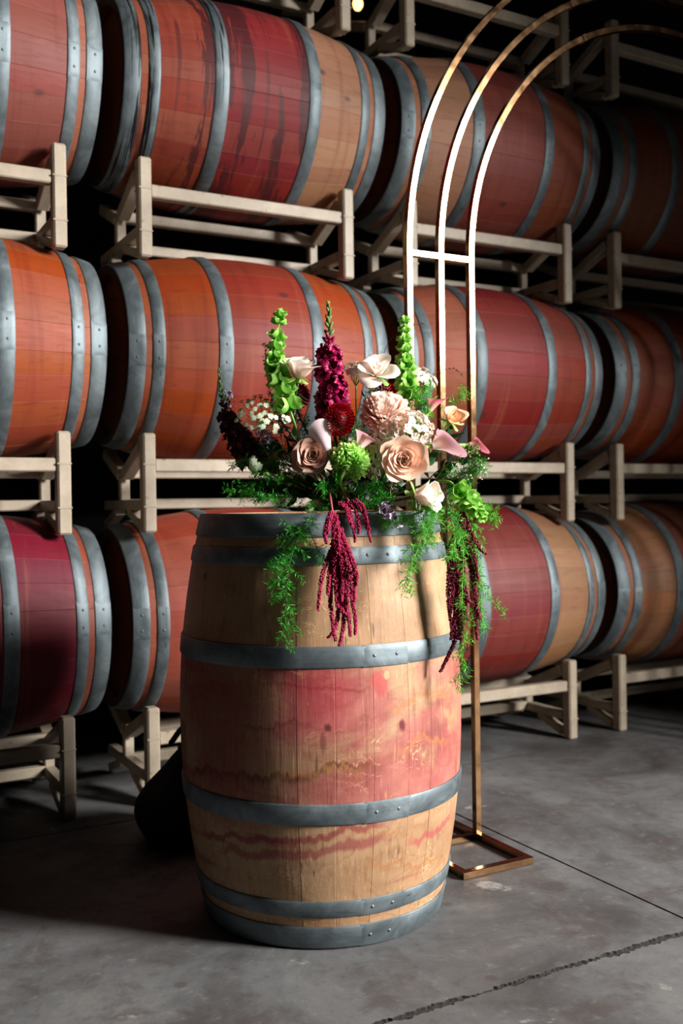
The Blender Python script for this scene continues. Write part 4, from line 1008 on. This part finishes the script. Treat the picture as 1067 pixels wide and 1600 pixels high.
SP_ = [
 ('dark round leaved sprig right of the magenta snapdragon', [(560, 720, 2.42), (565, 670, 2.40), (568, 635, 2.39), (572, 612, 2.39)], 9, .62),
 ('dark leaves under the cream rose behind the chrysanthemum', [(590, 700, 2.46), (596, 660, 2.45), (600, 630, 2.45), (585, 612, 2.44)], 8, .8),
 ('dark leaves behind the small pink callas at the right', [(650, 740, 2.42), (675, 710, 2.40), (690, 690, 2.39), (705, 670, 2.40)], 11, 1.1),
 ('dark leaves below the pink calla lily at the right', [(660, 760, 2.38), (685, 735, 2.34), (715, 722, 2.33), (745, 705, 2.34)], 12, 1.0),
 ('dark leaves under the mauve rose over the barrel rim', [(510, 780, 2.40), (490, 765, 2.32), (470, 770, 2.30), (445, 775, 2.29)], 12, 1.1),
 ('dark leaves in the shade above the tassels, below the carnation', [(560, 790, 2.40), (555, 765, 2.33), (540, 755, 2.31), (520, 752, 2.31)], 12, 1.15),
 ('dark leaves in the shade left of the small blush rose', [(600, 790, 2.40), (600, 770, 2.32), (605, 755, 2.30), (620, 752, 2.30)], 12, 1.1),
 ('dark leaves behind the mauve rose at the left', [(480, 750, 2.44), (455, 715, 2.42), (430, 700, 2.43), (400, 700, 2.44)], 14, 1.2),
 ('dark leaves between the pale calla and the left lace flower', [(490, 740, 2.46), (470, 700, 2.44), (455, 670, 2.45), (448, 640, 2.46)], 12, 1.0),
 ('dark leaves behind the lime carnation and red dahlia', [(545, 740, 2.44), (540, 710, 2.41), (535, 690, 2.40), (530, 668, 2.41)], 10, 1.0),
]
for i, (lb, pts, n, sc) in enumerate(SP_): sprig(lb, [at(*p) for p in pts], n, sc, 300 + i)
def lilac(label, pts, n, R_, mat, seed, pet=5, sc=1.):
    rr = random.Random(seed); path = spline(pts, 40); base = path[0]; root = thing('lilac_sprig', label, 'filler flower', Matrix.Translation(base)); loc = [p - base for p in path]
    part('stem', MB().tube(loc[::2], .0012, .0007, 5), G_DARK, root)
    fd = floret_data('floret', mat, pet, .0052 * sc, .0028 * sc, .5, seed)
    for i in range(n):
        t = .45 + .55 * rr.random(); p = loc[min(40, int(t * 40))]; d = Vector((rr.gauss(0, 1), rr.gauss(0, 1), rr.gauss(.3, 1))).normalized()
        ob('floret', fd, root, frame(d, p + d * R_ * rr.uniform(.3, 1)) @ Matrix.Scale(rr.uniform(.7, 1.3), 4))
LI = [
 ('dusty purple filler sprig behind the far left snapdragon tip', [(400, 730, 2.46), (380, 690, 2.47), (362, 650, 2.47), (356, 610, 2.47)], 46, .014, 1.),
 ('dusty purple sprig in the shade below the left lace flower', [(455, 740, 2.40), (435, 710, 2.38), (420, 690, 2.38), (410, 672, 2.38)], 40, .018, 1.),
 ('lilac sprig right of the tall left green bells stem', [(475, 720, 2.47), (468, 670, 2.47), (462, 640, 2.47), (472, 618, 2.47)], 40, .014, 1.1),
 ('dusty purple sprig at the left between lace flower and bells stem', [(465, 730, 2.42), (450, 690, 2.41), (440, 670, 2.41), (432, 655, 2.41)], 34, .018, .9),
 ('grey lilac star flowers at the rim right of the short tassels', [(615, 800, 2.30), (608, 790, 2.22), (600, 798, 2.19), (624, 812, 2.185)], 24, .014, 1.7),
 ('single lilac star flower under the lime carnation', [(545, 780, 2.32), (545, 765, 2.27), (546, 757, 2.25), (547, 752, 2.24)], 6, .006, 1.5),
 ('lilac star flower above the short tassels at the barrel rim', [(570, 800, 2.30), (570, 785, 2.26), (570, 780, 2.24), (571, 774, 2.23)], 7, .006, 1.5),
]
for i, (lb, pts, n, R_, sc) in enumerate(LI): lilac(lb, [at(*p) for p in pts], n, R_, P_LAV, 400 + i, 5, sc)
def spray(name, label, cat, pts, n, R_, r, mat, seed, tmin=.5, stem=None):
    rr = random.Random(seed); path = spline(pts, 40); base = path[0]; root = thing(name, label, cat, Matrix.Translation(base)); loc = [p - base for p in path]; st = MB().tube(loc[::2], .0011, .0006, 5); sd = MB()
    for i in range(n):
        t = tmin + (1 - tmin) * rr.random(); p = loc[min(40, int(t * 40))]; d = Vector((rr.gauss(0, 1), rr.gauss(0, 1), rr.gauss(.4, 1))).normalized(); e = p + d * R_ * rr.uniform(.4, 1)
        st.tube([p, p.lerp(e, .5) + Vector((0, 0, .002)), e], .0004, .0003, 3); sd.blob(e, r * rr.uniform(.7, 1.3), pv=rr.random())
    part('stem', st, stem or G_STEM, root); part('seeds', sd, mat, root, kind='stuff')
spray('seed_spray', 'fine spray of pale green seed heads at the right below the callas', 'filler flower', [at(*p) for p in ((700, 770, 2.36), (725, 745, 2.33), (742, 738, 2.32), (752, 728, 2.32))], 60, .030, .0022, P_LACE, 1)
spray('seed_spray', 'green seed spray in front of the dark leaves under the pink calla', 'filler flower', [at(*p) for p in ((680, 750, 2.34), (700, 725, 2.31), (722, 712, 2.30), (748, 700, 2.31))], 50, .018, .0024, G_BUD, 2)
spray('seed_spray', 'brown seed spray below the peach garden rose', 'filler flower', [at(*p) for p in ((612, 790, 2.30), (610, 765, 2.26), (618, 752, 2.24), (640, 748, 2.23))], 60, .014, .0019, M_SEED, 3, .4)
spray('seed_spray', 'brown seed spray left of the peach garden rose', 'filler flower', [at(*p) for p in ((600, 780, 2.34), (590, 755, 2.28), (586, 742, 2.27), (582, 735, 2.27))], 40, .012, .0019, M_SEED, 4, .5)
spray('seed_spray', 'dark seed spray left of the tall left green bells', 'filler flower', [at(*p) for p in ((440, 680, 2.44), (424, 620, 2.42), (416, 570, 2.42), (414, 535, 2.42))], 70, .010, .0016, M_TWIG, 5, .3, M_TWIG)
spray('seed_spray', 'small reddish seed spray under the cream rose', 'filler flower', [at(*p) for p in ((590, 690, 2.44), (588, 640, 2.42), (582, 615, 2.41), (572, 600, 2.41))], 60, .014, .0018, M_SEED, 6, .5)
def twig(label, pts, n, seed):
    rr = random.Random(seed); path = spline(pts, 40); base = path[0]; root = thing('twig', label, 'twig', Matrix.Translation(base)); loc = [p - base for p in path]
    part('stem', MB().tube(loc[::2], .0007, .0004, 5), M_TWIG, root); mb = MB()
    for i in range(n):
        t = .45 + .55 * i / n; p = loc[min(40, int(t * 40))]; a = Vector((rr.uniform(-1, 1), rr.uniform(-.5, .5), rr.uniform(-.2, 1))).normalized()
        mb.blob(p + a * .003, .0026, (1, .5, .35), frame(a).to_3x3() @ Matrix.Rotation(pi / 2, 3, 'Y'))
    part('buds', mb, M_TWIG, root, kind='stuff')
twig('thin dark twig arching to the right in front of the gold legs', [at(*p) for p in ((650, 640, 2.46), (672, 590, 2.44), (700, 577, 2.44), (715, 579, 2.44), (724, 590, 2.44))], 14, 1)
twig('thin dark twig arching over the right green bells', [at(*p) for p in ((590, 600, 2.47), (604, 540, 2.45), (625, 518, 2.44), (645, 508, 2.44), (666, 506, 2.44))], 16, 2)
